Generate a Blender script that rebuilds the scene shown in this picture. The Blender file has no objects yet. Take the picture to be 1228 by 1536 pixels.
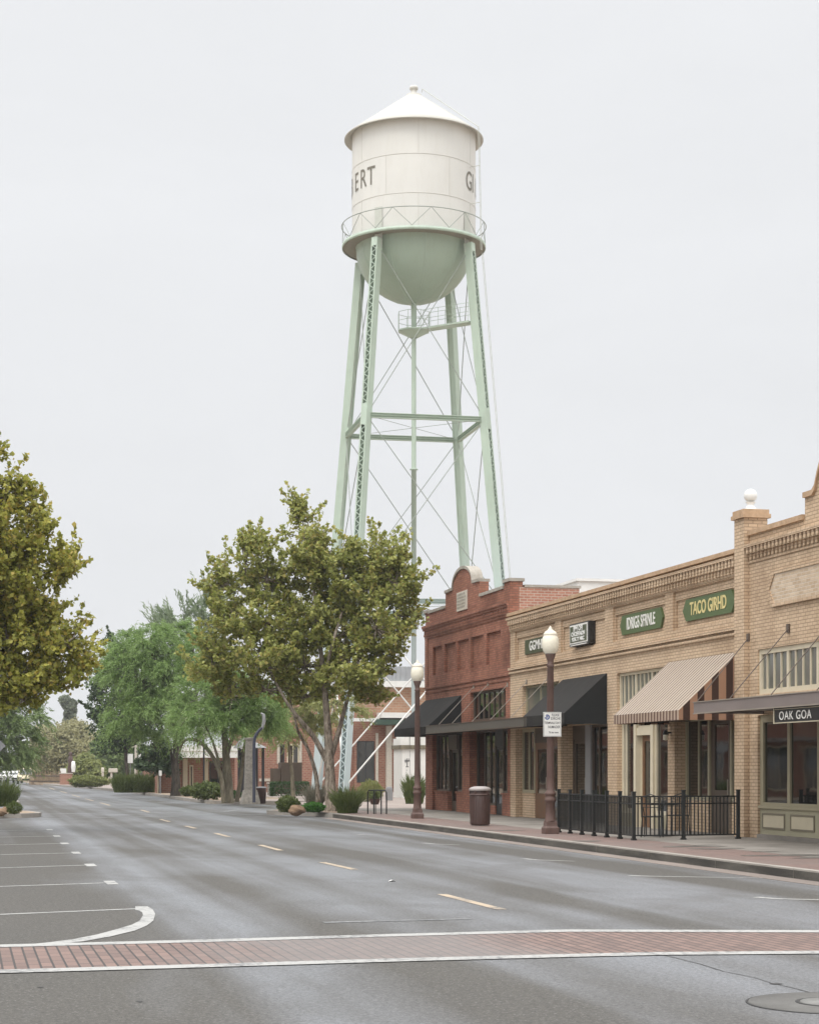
import bpy, bmesh, math, random
import numpy as np
from math import sin, cos, tan, atan, atan2, radians, pi, sqrt
from mathutils import Vector, Matrix
random.seed(7); rng = np.random.default_rng(11)
scene = bpy.context.scene
COL = scene.collection
# ------------------------------------------------------------------ camera constants
F, CX, HY, EYE = 2800.0, 614.0, 1154.0, 1.65
YAW = atan(669 / F); SY, CY = sin(YAW), cos(YAW)
def P(px, py, d):                     # point at distance d along the view axis
    l = (px - CX) / F * d
    return Vector((d*SY + l*CY, d*CY - l*SY, EYE + (HY - py)/F*d))
def G(px, py, z=0.0):                 # point on the ground
    return P(px, py, F*(EYE - z)/(py - HY))
X0 = 16.8                             # facade line of the shops
def W(px, py=1100, x=X0):             # (y, z) on a wall plane x
    d = x/(SY + (px - CX)/F*CY); p = P(px, py, d); return p.y, p.z
def WY(px, x=X0): return W(px, 1100, x)[0]

# ------------------------------------------------------------------ object helpers
def tag(o, label=None, cat=None, group=None, kind=None):
    if label: o['label'] = label
    if cat: o['category'] = cat
    if group: o['group'] = group
    if kind: o['kind'] = kind
    return o
def thing(name, label, cat, loc=(0, 0, 0), group=None, rz=0):
    o = bpy.data.objects.new(name, None); COL.objects.link(o)
    o.empty_display_size = .2
    o.location = loc; o.rotation_euler = (0, 0, rz)
    return tag(o, label, cat, group)
def origin(o):
    v = Vector((0, 0, 0))
    while o: v += o.location; o = o.parent
    return v
def link_mesh(name, me, mats, parent):
    o = bpy.data.objects.new(name, me); COL.objects.link(o)
    for m in (mats if isinstance(mats, (list, tuple)) else [mats]): me.materials.append(m)
    if parent: o.parent = parent
    return o
class MB:
    def __init__(s): s.v = []; s.f = []; s.m = []; s.sm = []
    def add(s, vs, fs, m=0, smooth=False):
        n = len(s.v); s.v += [tuple(v) for v in vs]
        for f in fs: s.f.append([i + n for i in f]); s.m.append(m); s.sm.append(smooth)
        return s
    def box(s, x0, x1, y0, y1, z0, z1, m=0):
        return s.add([(x0,y0,z0),(x1,y0,z0),(x1,y1,z0),(x0,y1,z0),(x0,y0,z1),(x1,y0,z1),(x1,y1,z1),(x0,y1,z1)],
                     [(0,3,2,1),(4,5,6,7),(0,1,5,4),(1,2,6,5),(2,3,7,6),(3,0,4,7)], m)
    def bar(s, p, q, w, h, up=(0,0,1), m=0):
        p, q = Vector(p), Vector(q); t = (q-p).normalized(); u = Vector(up)
        a = t.cross(u)
        if a.length < 1e-4: a = t.cross(Vector((1,0,0)))
        a.normalize(); b = a.cross(t).normalized()
        vs = [e + a*(i*w/2) + b*(j*h/2) for e in (p, q) for i, j in ((-1,-1),(1,-1),(1,1),(-1,1))]
        return s.add(vs, [(0,1,2,3),(7,6,5,4),(0,4,5,1),(1,5,6,2),(2,6,7,3),(3,7,4,0)], m)
    def tube(s, pts, rs, n=8, m=0, cap=True):
        pts = [Vector(p) for p in pts]
        if not isinstance(rs, (list, tuple)): rs = [rs]*len(pts)
        vs = []; fs = []; a = None
        for i, p in enumerate(pts):
            t = (pts[min(i+1, len(pts)-1)] - pts[max(i-1, 0)]).normalized()
            if a is None:
                a = t.cross(Vector((0,0,1)))
                if a.length < 1e-3: a = t.cross(Vector((0,1,0)))
            a = (a - t*a.dot(t)).normalized(); b = t.cross(a)
            for k in range(n):
                g = 2*pi*k/n; vs.append(p + (a*cos(g) + b*sin(g))*rs[i])
        for i in range(len(pts)-1):
            for k in range(n):
                fs.append((i*n+k, i*n+(k+1) % n, (i+1)*n+(k+1) % n, (i+1)*n+k))
        s.add(vs, fs, m, True)
        if cap:
            s.add(vs[:n][::-1], [tuple(range(n))], m); s.add(vs[-n:], [tuple(range(n))], m)
        return s
    def lathe(s, prof, c=(0,0,0), n=24, m=0, smooth=True, a0=0):
        vs = []; fs = []
        for r, z in prof:
            for k in range(n):
                g = a0 + 2*pi*k/n; vs.append((c[0]+r*cos(g), c[1]+r*sin(g), c[2]+z))
        for i in range(len(prof)-1):
            for k in range(n):
                fs.append((i*n+k, i*n+(k+1) % n, (i+1)*n+(k+1) % n, (i+1)*n+k))
        return s.add(vs, fs, m, smooth)
    def prism_x(s, pts, x0, x1, m=0):      # outline in (y, z), extruded along x
        n = len(pts); vs = [(x0, y, z) for y, z in pts] + [(x1, y, z) for y, z in pts]
        fs = [tuple(range(n)), tuple(range(2*n-1, n-1, -1))] + [(i, (i+1) % n, n+(i+1) % n, n+i) for i in range(n)]
        return s.add(vs, fs, m)
    def prism_z(s, pts, z0, z1, m=0, bottom=True):
        n = len(pts); vs = [(p[0], p[1], z0) for p in pts] + [(p[0], p[1], z1) for p in pts]
        fs = [tuple(range(n, 2*n))] + [(i, (i+1) % n, n+(i+1) % n, n+i) for i in range(n)]
        if bottom: fs.append(tuple(range(n-1, -1, -1)))
        return s.add(vs, fs, m)
    def poly(s, pts, m=0): return s.add(pts, [tuple(range(len(pts)))], m)
    def build(s, name, mats, parent=None, bevel=0, solid=0, kind=None):
        off = origin(parent) if parent else Vector((0,0,0))
        me = bpy.data.meshes.new(name)
        me.from_pydata([(v[0]-off.x, v[1]-off.y, v[2]-off.z) for v in s.v], [], s.f)
        me.polygons.foreach_set('material_index', s.m); me.polygons.foreach_set('use_smooth', s.sm)
        bm = bmesh.new(); bm.from_mesh(me); bmesh.ops.recalc_face_normals(bm, faces=bm.faces[:]) if name != 'wall' else None
        bm.to_mesh(me); bm.free()
        me.update()
        o = link_mesh(name, me, mats, parent)
        if solid:
            md = o.modifiers.new('thickness', 'SOLIDIFY'); md.thickness = solid; md.offset = 0
        if bevel:
            md = o.modifiers.new('edges', 'BEVEL'); md.width = bevel; md.segments = 2; md.limit_method = 'ANGLE'
        if kind: o['kind'] = kind
        return o
def copy_tree(o, parent=None):
    c_ = o.copy(); COL.objects.link(c_)
    if parent: c_.parent = parent
    for ch in list(o.children): copy_tree(ch, c_)
    return c_

# ------------------------------------------------------------------ materials
def newmat(name):
    m = bpy.data.materials.new(name); m.use_nodes = True
    nt = m.node_tree; nt.nodes.clear()
    out = nt.nodes.new('ShaderNodeOutputMaterial'); b = nt.nodes.new('ShaderNodeBsdfPrincipled')
    nt.links.new(b.outputs[0], out.inputs[0])
    return m, nt, b, out
class N:
    def __init__(s, nt): s.nt = nt
    def n(s, t, **kw):
        x = s.nt.nodes.new(t)
        for k, v in kw.items(): setattr(x, k, v)
        return x
    def l(s, a, b): s.nt.links.new(a, b)
    def math(s, op, a, b=None, clamp=False):
        x = s.n('ShaderNodeMath', operation=op); x.use_clamp = clamp
        for i, v in enumerate((a, b)):
            if v is None: continue
            if isinstance(v, (int, float)): x.inputs[i].default_value = v
            else: s.l(v, x.inputs[i])
        return x.outputs[0]
    def mix(s, f, a, b, blend='MIX'):
        x = s.n('ShaderNodeMix', data_type='RGBA', blend_type=blend)
        for i, v in ((0, f), (6, a), (7, b)):
            if isinstance(v, (int, float)): x.inputs[i].default_value = v
            elif isinstance(v, tuple): x.inputs[i].default_value = (*v[:3], 1)
            else: s.l(v, x.inputs[i])
        return x.outputs[2]
    def noise(s, vec, scale, detail=3, rough=.55, dist=0):
        x = s.n('ShaderNodeTexNoise'); x.inputs['Scale'].default_value = scale; x.inputs['Detail'].default_value = detail
        x.inputs['Roughness'].default_value = rough; x.inputs['Distortion'].default_value = dist
        if vec is not None: s.l(vec, x.inputs['Vector'])
        return x.outputs[0]
    def ramp(s, f, a, b):
        x = s.n('ShaderNodeMapRange'); x.inputs[1].default_value = a; x.inputs[2].default_value = b; s.l(f, x.inputs[0]); x.clamp = True
        return x.outputs[0]
    def pos(s): return s.n('ShaderNodeNewGeometry').outputs['Position']
    def scaled(s, vec, sc):
        x = s.n('ShaderNodeMapping'); x.inputs['Scale'].default_value = sc; s.l(vec, x.inputs['Vector']); return x.outputs[0]
    def bump(s, h, b, strength=.3, dist=.01):
        x = s.n('ShaderNodeBump'); x.inputs['Strength'].default_value = strength; x.inputs['Distance'].default_value = dist
        s.l(h, x.inputs['Height']); s.l(x.outputs[0], b.inputs['Normal'])
def paint(name, col, rough=.5, var=.15, scale=3.0, metal=0, spec=.5, grime=None):
    m, nt, b, o = newmat(name); k = N(nt)
    p = k.n('ShaderNodeTexCoord').outputs['Object']
    f = k.noise(p, scale, 5, .6)
    c = k.mix(k.ramp(f, .3, .75), tuple(x*(1-var) for x in col), tuple(min(1, x*(1+var)) for x in col))
    if grime:
        g = k.noise(k.scaled(p, (1.5, 1.5, .25)), 2.2, 5, .65)
        c = k.mix(k.math('MULTIPLY', k.ramp(g, .5, .8), .6), c, grime)
    k.l(c, b.inputs['Base Color']); b.inputs['Roughness'].default_value = rough
    b.inputs['Metallic'].default_value = metal; b.inputs['Specular IOR Level'].default_value = spec
    k.l(k.math('ADD', k.math('MULTIPLY', f, .25), rough-.12), b.inputs['Roughness'])
    return m
def brick(name, c1, c2, mortar, bw=.215, bh=.075, ms=.011, stain=(.15,.1,.07), sfac=.35):
    m, nt, b, o = newmat(name); k = N(nt)
    g = k.n('ShaderNodeNewGeometry'); sp = k.n('ShaderNodeSeparateXYZ'); k.l(g.outputs['Position'], sp.inputs[0])
    sn = k.n('ShaderNodeSeparateXYZ'); k.l(g.outputs['True Normal'], sn.inputs[0])
    isx = k.math('GREATER_THAN', k.math('ABSOLUTE', sn.outputs[0]), .6)
    u = k.math('ADD', k.math('MULTIPLY', sp.outputs[1], isx), k.math('MULTIPLY', sp.outputs[0], k.math('SUBTRACT', 1, isx)))
    isz = k.math('GREATER_THAN', k.math('ABSOLUTE', sn.outputs[2]), .8)
    v = k.math('ADD', k.math('MULTIPLY', sp.outputs[1], isz), k.math('MULTIPLY', sp.outputs[2], k.math('SUBTRACT', 1, isz)))
    cv = k.n('ShaderNodeCombineXYZ'); k.l(u, cv.inputs[0]); k.l(v, cv.inputs[1])
    br = k.n('ShaderNodeTexBrick'); k.l(cv.outputs[0], br.inputs['Vector'])
    br.inputs['Scale'].default_value = 1; br.inputs['Brick Width'].default_value = bw; br.inputs['Row Height'].default_value = bh
    br.inputs['Mortar Size'].default_value = ms; br.inputs['Mortar Smooth'].default_value = .3; br.inputs['Bias'].default_value = -.1
    br.inputs['Color1'].default_value = (*c1, 1); br.inputs['Color2'].default_value = (*c2, 1); br.inputs['Mortar'].default_value = (*mortar, 1)
    n1 = k.noise(g.outputs['Position'], .55, 5, .65); n2 = k.noise(k.scaled(g.outputs['Position'], (1.2, 1.2, .25)), 1.6, 5, .7)
    c = k.mix(k.math('MULTIPLY', k.ramp(n1, .45, .75), sfac), br.outputs[0], stain, 'MULTIPLY')
    c = k.mix(k.math('MULTIPLY', k.ramp(n2, .5, .8), sfac*.6), c, stain)
    n3 = k.noise(g.outputs['Position'], 9, 3, .6)
    c = k.mix(.25, c, k.mix(n3, (.35,.35,.35), (1,1,1)), 'SOFT_LIGHT')
    k.l(c, b.inputs['Base Color']); b.inputs['Roughness'].default_value = .85; b.inputs['Specular IOR Level'].default_value = .25
    k.bump(k.math('ADD', k.math('MULTIPLY', br.outputs[1], -1), k.math('MULTIPLY', n3, .5)), b, .5, .008)
    return m
def ground_mat(name, a, b_, scale=2.0, rough=.85, fine=40, bump=.4, stretch=(1,1,1), spec=.3):
    m, nt, b, o = newmat(name); k = N(nt); p = k.pos()
    n1 = k.noise(k.scaled(p, stretch), scale, 6, .62, .4); n2 = k.noise(p, fine, 3, .7)
    c = k.mix(k.ramp(n1, .35, .68), a, b_)
    c = k.mix(.5, c, k.mix(n2, (.25,.25,.25), (.8,.8,.8)), 'SOFT_LIGHT')
    k.l(c, b.inputs['Base Color']); b.inputs['Roughness'].default_value = rough; b.inputs['Specular IOR Level'].default_value = spec
    k.bump(n2, b, bump, .02)
    return m
def asphalt():
    m, nt, b, o = newmat('asphalt'); k = N(nt); p = k.pos()
    lane = k.noise(k.scaled(p, (.62, .007, 1)), 1.0, 3, .5, .25)         # wheel tracks along the street
    pat = k.noise(k.scaled(p, (.30, .10, 1)), 1.0, 5, .55, .6)            # damp patches
    fine = k.math('ADD', k.math('MULTIPLY', k.noise(p, 24, 3, .85), .6), k.math('MULTIPLY', k.noise(p, 75, 2, .8), .4)); mid = k.noise(p, 7, 4, .7)
    f = k.math('ADD', k.math('MULTIPLY', lane, .68), k.math('MULTIPLY', pat, .32))
    sx_ = k.n('ShaderNodeSeparateXYZ'); k.l(p, sx_.inputs[0])       # driven lanes polished pale, parking strips stained
    park = k.math('ADD', k.ramp(sx_.outputs[0], 3.3, 1.9), k.ramp(sx_.outputs[0], 9.2, 10.6))
    f = k.math('SUBTRACT', f, k.math('MULTIPLY', park, .022)); dry = k.ramp(f, .425, .565)
    blot = k.ramp(k.noise(k.scaled(p, (.8, .45, 1)), .55, 5, .6, .7), .47, .62)
    c = k.mix(dry, (.074, .068, .058), (.166, .170, .178)); c = k.mix(k.math('MULTIPLY', blot, .42), c, (.068, .063, .055))
    c = k.mix(.35, c, k.mix(mid, (.2,.2,.2), (.8,.8,.8)), 'SOFT_LIGHT')
    c = k.mix(.9, c, k.mix(k.ramp(fine, .36, .64), (.06,.06,.06), (.94,.94,.94)), 'SOFT_LIGHT')
    spk = k.n('ShaderNodeTexVoronoi'); spk.inputs['Scale'].default_value = 24; k.l(p, spk.inputs['Vector'])
    c = k.mix(k.math('MULTIPLY', k.math('LESS_THAN', spk.outputs['Distance'], .2), .4), c, (.26, .25, .235))
    k.l(c, b.inputs['Base Color'])
    r = k.math('ADD', k.math('MULTIPLY', dry, -.22), .66); r = k.math('ADD', r, k.math('MULTIPLY', fine, .12))
    k.l(r, b.inputs['Roughness']); b.inputs['Specular IOR Level'].default_value = .42
    k.bump(k.math('ADD', fine, k.math('MULTIPLY', mid, .4)), b, .45, .012)
    return m
def pavers(name, c1, c2, mortar, bw, bh, rot=0, ms=.008, wet=None, track=False):
    m, nt, b, o = newmat(name); k = N(nt); p = k.pos()
    mp = k.n('ShaderNodeMapping'); mp.inputs['Rotation'].default_value = (0, 0, rot); k.l(p, mp.inputs['Vector'])
    br = k.n('ShaderNodeTexBrick'); k.l(mp.outputs[0], br.inputs['Vector']); br.inputs['Scale'].default_value = 1
    for a, v in (('Brick Width', bw), ('Row Height', bh), ('Mortar Size', ms), ('Mortar Smooth', .2)): br.inputs[a].default_value = v
    br.inputs['Color1'].default_value = (*c1, 1); br.inputs['Color2'].default_value = (*c2, 1); br.inputs['Mortar'].default_value = (*mortar, 1)
    n1 = k.noise(k.scaled(p, (.5, .25, 1)), 1.1, 4, .6, .6); n2 = k.noise(p, 30, 3, .7)
    c = br.outputs[0]
    if track:                          # bricks worn grey where the wheels cross
        sx_ = k.n('ShaderNodeSeparateXYZ'); k.l(p, sx_.inputs[0]); xx = k.math('ADD', sx_.outputs[0], k.math('MULTIPLY', k.math('SUBTRACT', n1, .5), 2.5))
        tr = k.math('MULTIPLY', k.ramp(xx, 1.7, 2.7), k.ramp(xx, 5.6, 4.6)); c = k.mix(k.math('MULTIPLY', tr, .65), c, wet)
    elif wet: c = k.mix(k.math('MULTIPLY', k.ramp(n1, .42, .62), .75), c, wet)
    c = k.mix(.4, c, k.mix(n2, (.25,.25,.25), (.8,.8,.8)), 'SOFT_LIGHT')
    k.l(c, b.inputs['Base Color']); b.inputs['Roughness'].default_value = .62; b.inputs['Specular IOR Level'].default_value = .4
    k.bump(k.math('ADD', k.math('MULTIPLY', br.outputs[1], -1), k.math('MULTIPLY', n2, .4)), b, .5, .008)
    return m
def worn_paint(name, col, under=(.11,.11,.11), amount=.35):
    m, nt, b, o = newmat(name); k = N(nt); p = k.pos()
    n1 = k.noise(p, 14, 4, .75); n2 = k.noise(p, 1.3, 3, .6)
    f = k.ramp(k.math('ADD', k.math('MULTIPLY', n1, .6), k.math('MULTIPLY', n2, .4)), .62-amount*.3, .72-amount*.2)
    c = k.mix(f, col, under); k.l(c, b.inputs['Base Color']); b.inputs['Roughness'].default_value = .6
    return m
def leafmat(name, lo, hi, trans=.35, odd=None):
    m, nt, b, o = newmat(name); k = N(nt)
    r = k.n('ShaderNodeNewGeometry').outputs['Random Per Island']
    c = k.mix(r, lo, hi)
    if odd: c = k.mix(k.math('MULTIPLY', k.math('GREATER_THAN', k.math('FRACT', k.math('MULTIPLY', r, 17.3)), .86), .8), c, odd)
    k.l(c, b.inputs['Base Color']); b.inputs['Roughness'].default_value = .5; b.inputs['Specular IOR Level'].default_value = .35
    t = k.n('ShaderNodeBsdfTranslucent'); k.l(c, t.inputs[0]); ms = k.n('ShaderNodeMixShader'); ms.inputs[0].default_value = trans
    k.l(b.outputs[0], ms.inputs[1]); k.l(t.outputs[0], ms.inputs[2]); k.l(ms.outputs[0], o.inputs[0])
    return m
def glass(name, col=(.012,.012,.010), rough=.03):
    m, nt, b, o = newmat(name); k = N(nt)
    p = k.n('ShaderNodeTexCoord').outputs['Object']
    b.inputs['Base Color'].default_value = (*col, 1); b.inputs['Roughness'].default_value = rough; b.inputs['IOR'].default_value = 2.0
    k.bump(k.noise(p, .9, 2, .5), b, .05, .05)
    return m
def stripes(name, a, b_, period, duty, axis):
    m, nt, b, o = newmat(name); k = N(nt); sp = k.n('ShaderNodeSeparateXYZ'); p = k.pos(); k.l(p, sp.inputs[0])
    f = k.math('GREATER_THAN', k.math('FRACT', k.math('DIVIDE', sp.outputs[axis], period)), duty)
    n1 = k.noise(p, 3, 4, .6)
    c = k.mix(.35, k.mix(f, a, b_), k.mix(n1, (.3,.3,.3), (.75,.75,.75)), 'SOFT_LIGHT')
    k.l(c, b.inputs['Base Color']); b.inputs['Roughness'].default_value = .85; b.inputs['Specular IOR Level'].default_value = .2
    return m
def bark(name, a, b_, scale=8):
    m, nt, b, o = newmat(name); k = N(nt); p = k.pos()
    n1 = k.noise(k.scaled(p, (1, 1, .35)), scale, 5, .7, .5); k.l(k.mix(k.ramp(n1, .38, .62), a, b_), b.inputs['Base Color'])
    b.inputs['Roughness'].default_value = .9; k.bump(n1, b, .6, .03)
    return m

M = {}
M['asphalt'] = asphalt()
M['white_line'] = worn_paint('white_line', (.385, .377, .355), amount=.42)
M['faint_line'] = worn_paint('faint_line', (.33, .33, .32), amount=.85)
M['yellow_line'] = worn_paint('yellow_line', (.46, .36, .25), amount=.5)
M['tar'] = paint('tar', (.03, .028, .026), .6)
M['crosswalk'] = pavers('crosswalk', (.215, .14, .115), (.15, .10, .084), (.05, .042, .038), .32, .105, pi/2, .010, (.185, .172, .163), True)
M['paver'] = pavers('paver', (.215, .14, .115), (.165, .108, .092), (.12, .095, .082), .22, .11, 0, .007, (.17, .13, .112))
M['concrete'] = ground_mat('concrete', (.17, .152, .13), (.26, .235, .205), .8, .8, 30, .15)
M['lid_iron'] = ground_mat('lid_iron', (.15, .145, .135), (.22, .215, .20), 6, .6, 40, .3)
M['collar'] = ground_mat('collar', (.105, .10, .092), (.145, .14, .13), 2, .8, 40, .3)
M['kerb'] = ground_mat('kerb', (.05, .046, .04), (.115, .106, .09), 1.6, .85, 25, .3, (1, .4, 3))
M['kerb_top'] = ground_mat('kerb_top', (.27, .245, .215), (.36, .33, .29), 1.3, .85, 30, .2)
M['gutter'] = ground_mat('gutter', (.18, .15, .13), (.26, .215, .185), .9, .8, 30, .2, (1, .3, 1))
M['dirt'] = ground_mat('dirt', (.27, .21, .15), (.36, .29, .22), .3, .95, 6, .5)
M['gravel'] = ground_mat('gravel', (.24, .18, .13), (.40, .31, .23), 5, .95, 22, .9)
M['plaza'] = ground_mat('plaza', (.26, .213, .185), (.34, .285, .25), .4, .8, 20, .2)
M['red_brick'] = brick('red_brick', (.37, .155, .10), (.25, .10, .066), (.19, .105, .075), stain=(.13, .075, .04), sfac=.6)
M['red_brick_side'] = brick('red_brick_side', (.42, .195, .13), (.31, .135, .092), (.45, .34, .27), bw=.23, bh=.085, ms=.014, stain=(.28, .17, .12), sfac=.45)
M['tan_brick'] = brick('tan_brick', (.60, .445, .30), (.505, .365, .24), (.33, .24, .16), stain=(.30, .21, .135), sfac=.45)
M['coping'] = ground_mat('coping', (.30, .27, .225), (.43, .39, .335), 3, .85, 14, .4)
M['pale_stone'] = paint('pale_stone', (.55, .50, .42), .8, .2, 14)
M['tan_cap'] = ground_mat('tan_cap', (.40, .27, .165), (.52, .36, .23), 5, .9, 12, .5)
M['cream'] = paint('cream', (.60, .53, .39), .5, .08)
M['khaki'] = paint('khaki', (.34, .30, .20), .5, .08)
M['panel_cream'] = paint('panel_cream', (.52, .46, .33), .5, .06)
M['panel_green'] = paint('panel_green', (.345, .315, .215), .55, .08)
M['panel_trim'] = paint('panel_trim', (.19, .165, .115), .5, .08)
M['brown_frame'] = paint('brown_frame', (.085, .06, .04), .5, .15)
M['wood_door'] = paint('wood_door', (.17, .085, .04), .45, .25, 6)
M['black_frame'] = paint('black_frame', (.03, .032, .032), .45, .15)
M['glass'] = glass('glass', (.008,.008,.007))
M['grey_glass'] = glass('grey_glass', (.13, .135, .115), .12)
M['black_canvas'] = paint('black_canvas', (.023, .021, .019), .85, .3, 2.5, grime=(.042, .038, .033), spec=.25)
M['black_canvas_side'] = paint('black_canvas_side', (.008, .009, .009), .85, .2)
M['canopy_metal'] = paint('canopy_metal', (.095, .085, .07), .5, .15, 2)
M['canopy_brown'] = paint('canopy_brown', (.20, .165, .15), .5, .1, 2)
M['rod'] = paint('rod', (.10, .072, .052), .45, .1)
M['rod_pale'] = paint('rod_pale', (.27, .23, .185), .45, .1)
M['str_top'] = stripes('striped_canvas_top', (.405, .335, .268), (.085, .06, .047), .19, .72, 1)
M['str_val'] = stripes('striped_canvas_valance', (.42, .32, .245), (.13, .078, .056), .19, .5, 1)
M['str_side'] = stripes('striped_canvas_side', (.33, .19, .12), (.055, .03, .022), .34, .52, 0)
M['sign_green'] = paint('sign_green', (.085, .125, .045), .5, .1)
M['sign_green_dk'] = paint('sign_green_dark', (.075, .085, .045), .5, .1)
M['gold'] = paint('gold_letters', (.70, .58, .26), .5, .05)
M['white'] = paint('white_paint', (.78, .77, .73), .45, .05)
M['white_letters'] = paint('white_letters', (.75, .73, .68), .5, .05)
M['black'] = paint('black_paint', (.012, .012, .011), .4, .2)
M['iron'] = paint('iron', (.016, .017, .016), .45, .3)
M['blue'] = paint('blue_paint', (.03, .07, .25), .5, .1)
M['dark_letters'] = paint('dark_letters', (.05, .05, .055), .6, .1)
M['lamp_post'] = paint('lamp_post_brown', (.115, .066, .052), .6, .2, 5, grime=(.16, .11, .09))
M['lamp_globe'] = paint('lamp_globe', (.82, .77, .63), .3, .03)
M['lamp_cap'] = paint('lamp_cap', (.70, .64, .52), .35, .06)
M['bin_brown'] = paint('bin_brown', (.08, .045, .037), .5, .2, 6)
M['bin_lid'] = paint('bin_lid', (.34, .30, .28), .35, .12)
M['tower_white'] = paint('tower_white', (.66, .65, .605), .5, .04, .5, grime=(.59, .57, .51))
M['tower_seam'] = paint('tower_seam', (.57, .555, .505), .5, .05)
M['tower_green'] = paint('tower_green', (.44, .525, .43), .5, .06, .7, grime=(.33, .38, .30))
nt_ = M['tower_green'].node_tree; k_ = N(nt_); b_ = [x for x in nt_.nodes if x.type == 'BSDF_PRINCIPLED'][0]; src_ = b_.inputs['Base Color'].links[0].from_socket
sz_ = k_.n('ShaderNodeSeparateXYZ'); k_.l(k_.pos(), sz_.inputs[0])            # lower steel fades to pale blue white, haze painted into its colour
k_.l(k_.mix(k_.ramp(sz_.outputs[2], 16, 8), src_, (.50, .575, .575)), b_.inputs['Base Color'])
M['tower_roof'] = paint('tower_roof', (.475, .46, .405), .5, .03, .5)
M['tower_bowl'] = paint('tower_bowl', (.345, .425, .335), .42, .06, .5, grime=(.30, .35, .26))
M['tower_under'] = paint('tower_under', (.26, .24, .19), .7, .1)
M['tower_gusset'] = paint('tower_gusset', (.53, .54, .48), .5, .05)
M['name_brick'] = brick('name_brick', (.60, .475, .345), (.46, .34, .23), (.55, .47, .37), stain=(.36, .25, .16), sfac=.3)
M['tower_rod'] = paint('tower_rod', (.30, .33, .29), .5, .1)
M['tower_letters'] = paint('tower_letters', (.17, .155, .12), .6, .1)
M['roof_metal'] = paint('roof_metal', (.40, .41, .42), .45, .08)
M['bb_brick'] = brick('plaza_brick', (.35, .165, .115), (.27, .12, .085), (.36, .25, .19), bw=.3, bh=.12, ms=.02, stain=(.22,.13,.09), sfac=.3)
M['bb_brick2'] = brick('plaza_brick_upper', (.40, .22, .14), (.33, .175, .11), (.40, .29, .21), bw=.4, bh=.17, ms=.03, stain=(.3,.2,.12), sfac=.35)
M['pillar_stone'] = ground_mat('pillar_stone', (.17, .155, .13), (.30, .275, .235), 9, .9, 30, .5)
M['stone_col'] = brick('column_stone', (.33, .305, .265), (.25, .23, .20), (.18, .16, .14), bw=.22, bh=.12, ms=.02, stain=(.3,.26,.22), sfac=.3)
M['green_metal'] = paint('green_metal', (.045, .085, .06), .5, .15)
M['blue_steel'] = paint('blue_steel', (.035, .04, .06), .45, .15)
M['navy_dark'] = paint('navy_dark', (.03, .03, .035), .6, .15)
M['grey_paint'] = paint('grey_paint', (.25, .25, .25), .5, .1)
M['car_white'] = paint('car_white', (.72, .71, .68), .25, .04)
M['car_cream'] = paint('car_cream', (.70, .60, .40), .25, .04)
M['rubber'] = paint('rubber', (.02, .02, .02), .8, .1)
M['rock'] = ground_mat('rock', (.20, .13, .08), (.31, .21, .135), 4, .9, 12, .8)
M['wood_fence'] = paint('wood_fence', (.30, .215, .14), .8, .35, 1.2)
M['bark_pale'] = bark('bark_pale', (.10, .075, .05), (.38, .32, .255), 9)
M['bark_dark'] = bark('bark_dark', (.04, .032, .025), (.11, .09, .07), 7)
M['bark_olive'] = bark('bark_olive', (.10, .085, .055), (.22, .19, .13), 6)
M['leaf_olive'] = leafmat('leaf_olive', (.20, .235, .05), (.50, .50, .155), .44, (.46, .38, .12))
M['leaf_gold'] = leafmat('leaf_gold', (.215, .235, .04), (.53, .50, .115), .44, (.50, .38, .09))
M['leaf_mesq'] = leafmat('leaf_mesquite', (.165, .26, .07), (.33, .45, .165), .43)
M['leaf_dark'] = leafmat('leaf_dark', (.045, .078, .034), (.095, .14, .06), .3)
M['leaf_pale'] = leafmat('leaf_pale', (.22, .24, .075), (.33, .34, .13), .35)
M['leaf_wisp'] = leafmat('leaf_wisp', (.20, .26, .15), (.30, .36, .23), .35)
M['leaf_far_tan'] = leafmat('leaf_far_tan', (.29, .28, .14), (.43, .40, .22), .4)
M['leaf_far_grey'] = leafmat('leaf_far_grey', (.15, .18, .12), (.24, .265, .18), .35)
M['leaf_far_green'] = leafmat('leaf_far_green', (.16, .23, .075), (.26, .34, .13), .35)
M['leaf_lime'] = leafmat('leaf_lime', (.19, .22, .065), (.29, .31, .11), .35)
M['leaf_shrub'] = leafmat('leaf_shrub', (.085, .12, .032), (.17, .205, .065), .3)
M['leaf_hedge'] = leafmat('leaf_hedge', (.03, .07, .02), (.065, .12, .038), .2)
M['leaf_bright'] = leafmat('leaf_bright', (.05, .15, .022), (.09, .23, .04), .25)
M['leaf_grass'] = leafmat('leaf_grass', (.075, .115, .03), (.18, .21, .07), .3)
M['leaf_sage'] = leafmat('leaf_sage', (.17, .165, .115), (.30, .28, .21), .2)

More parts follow.
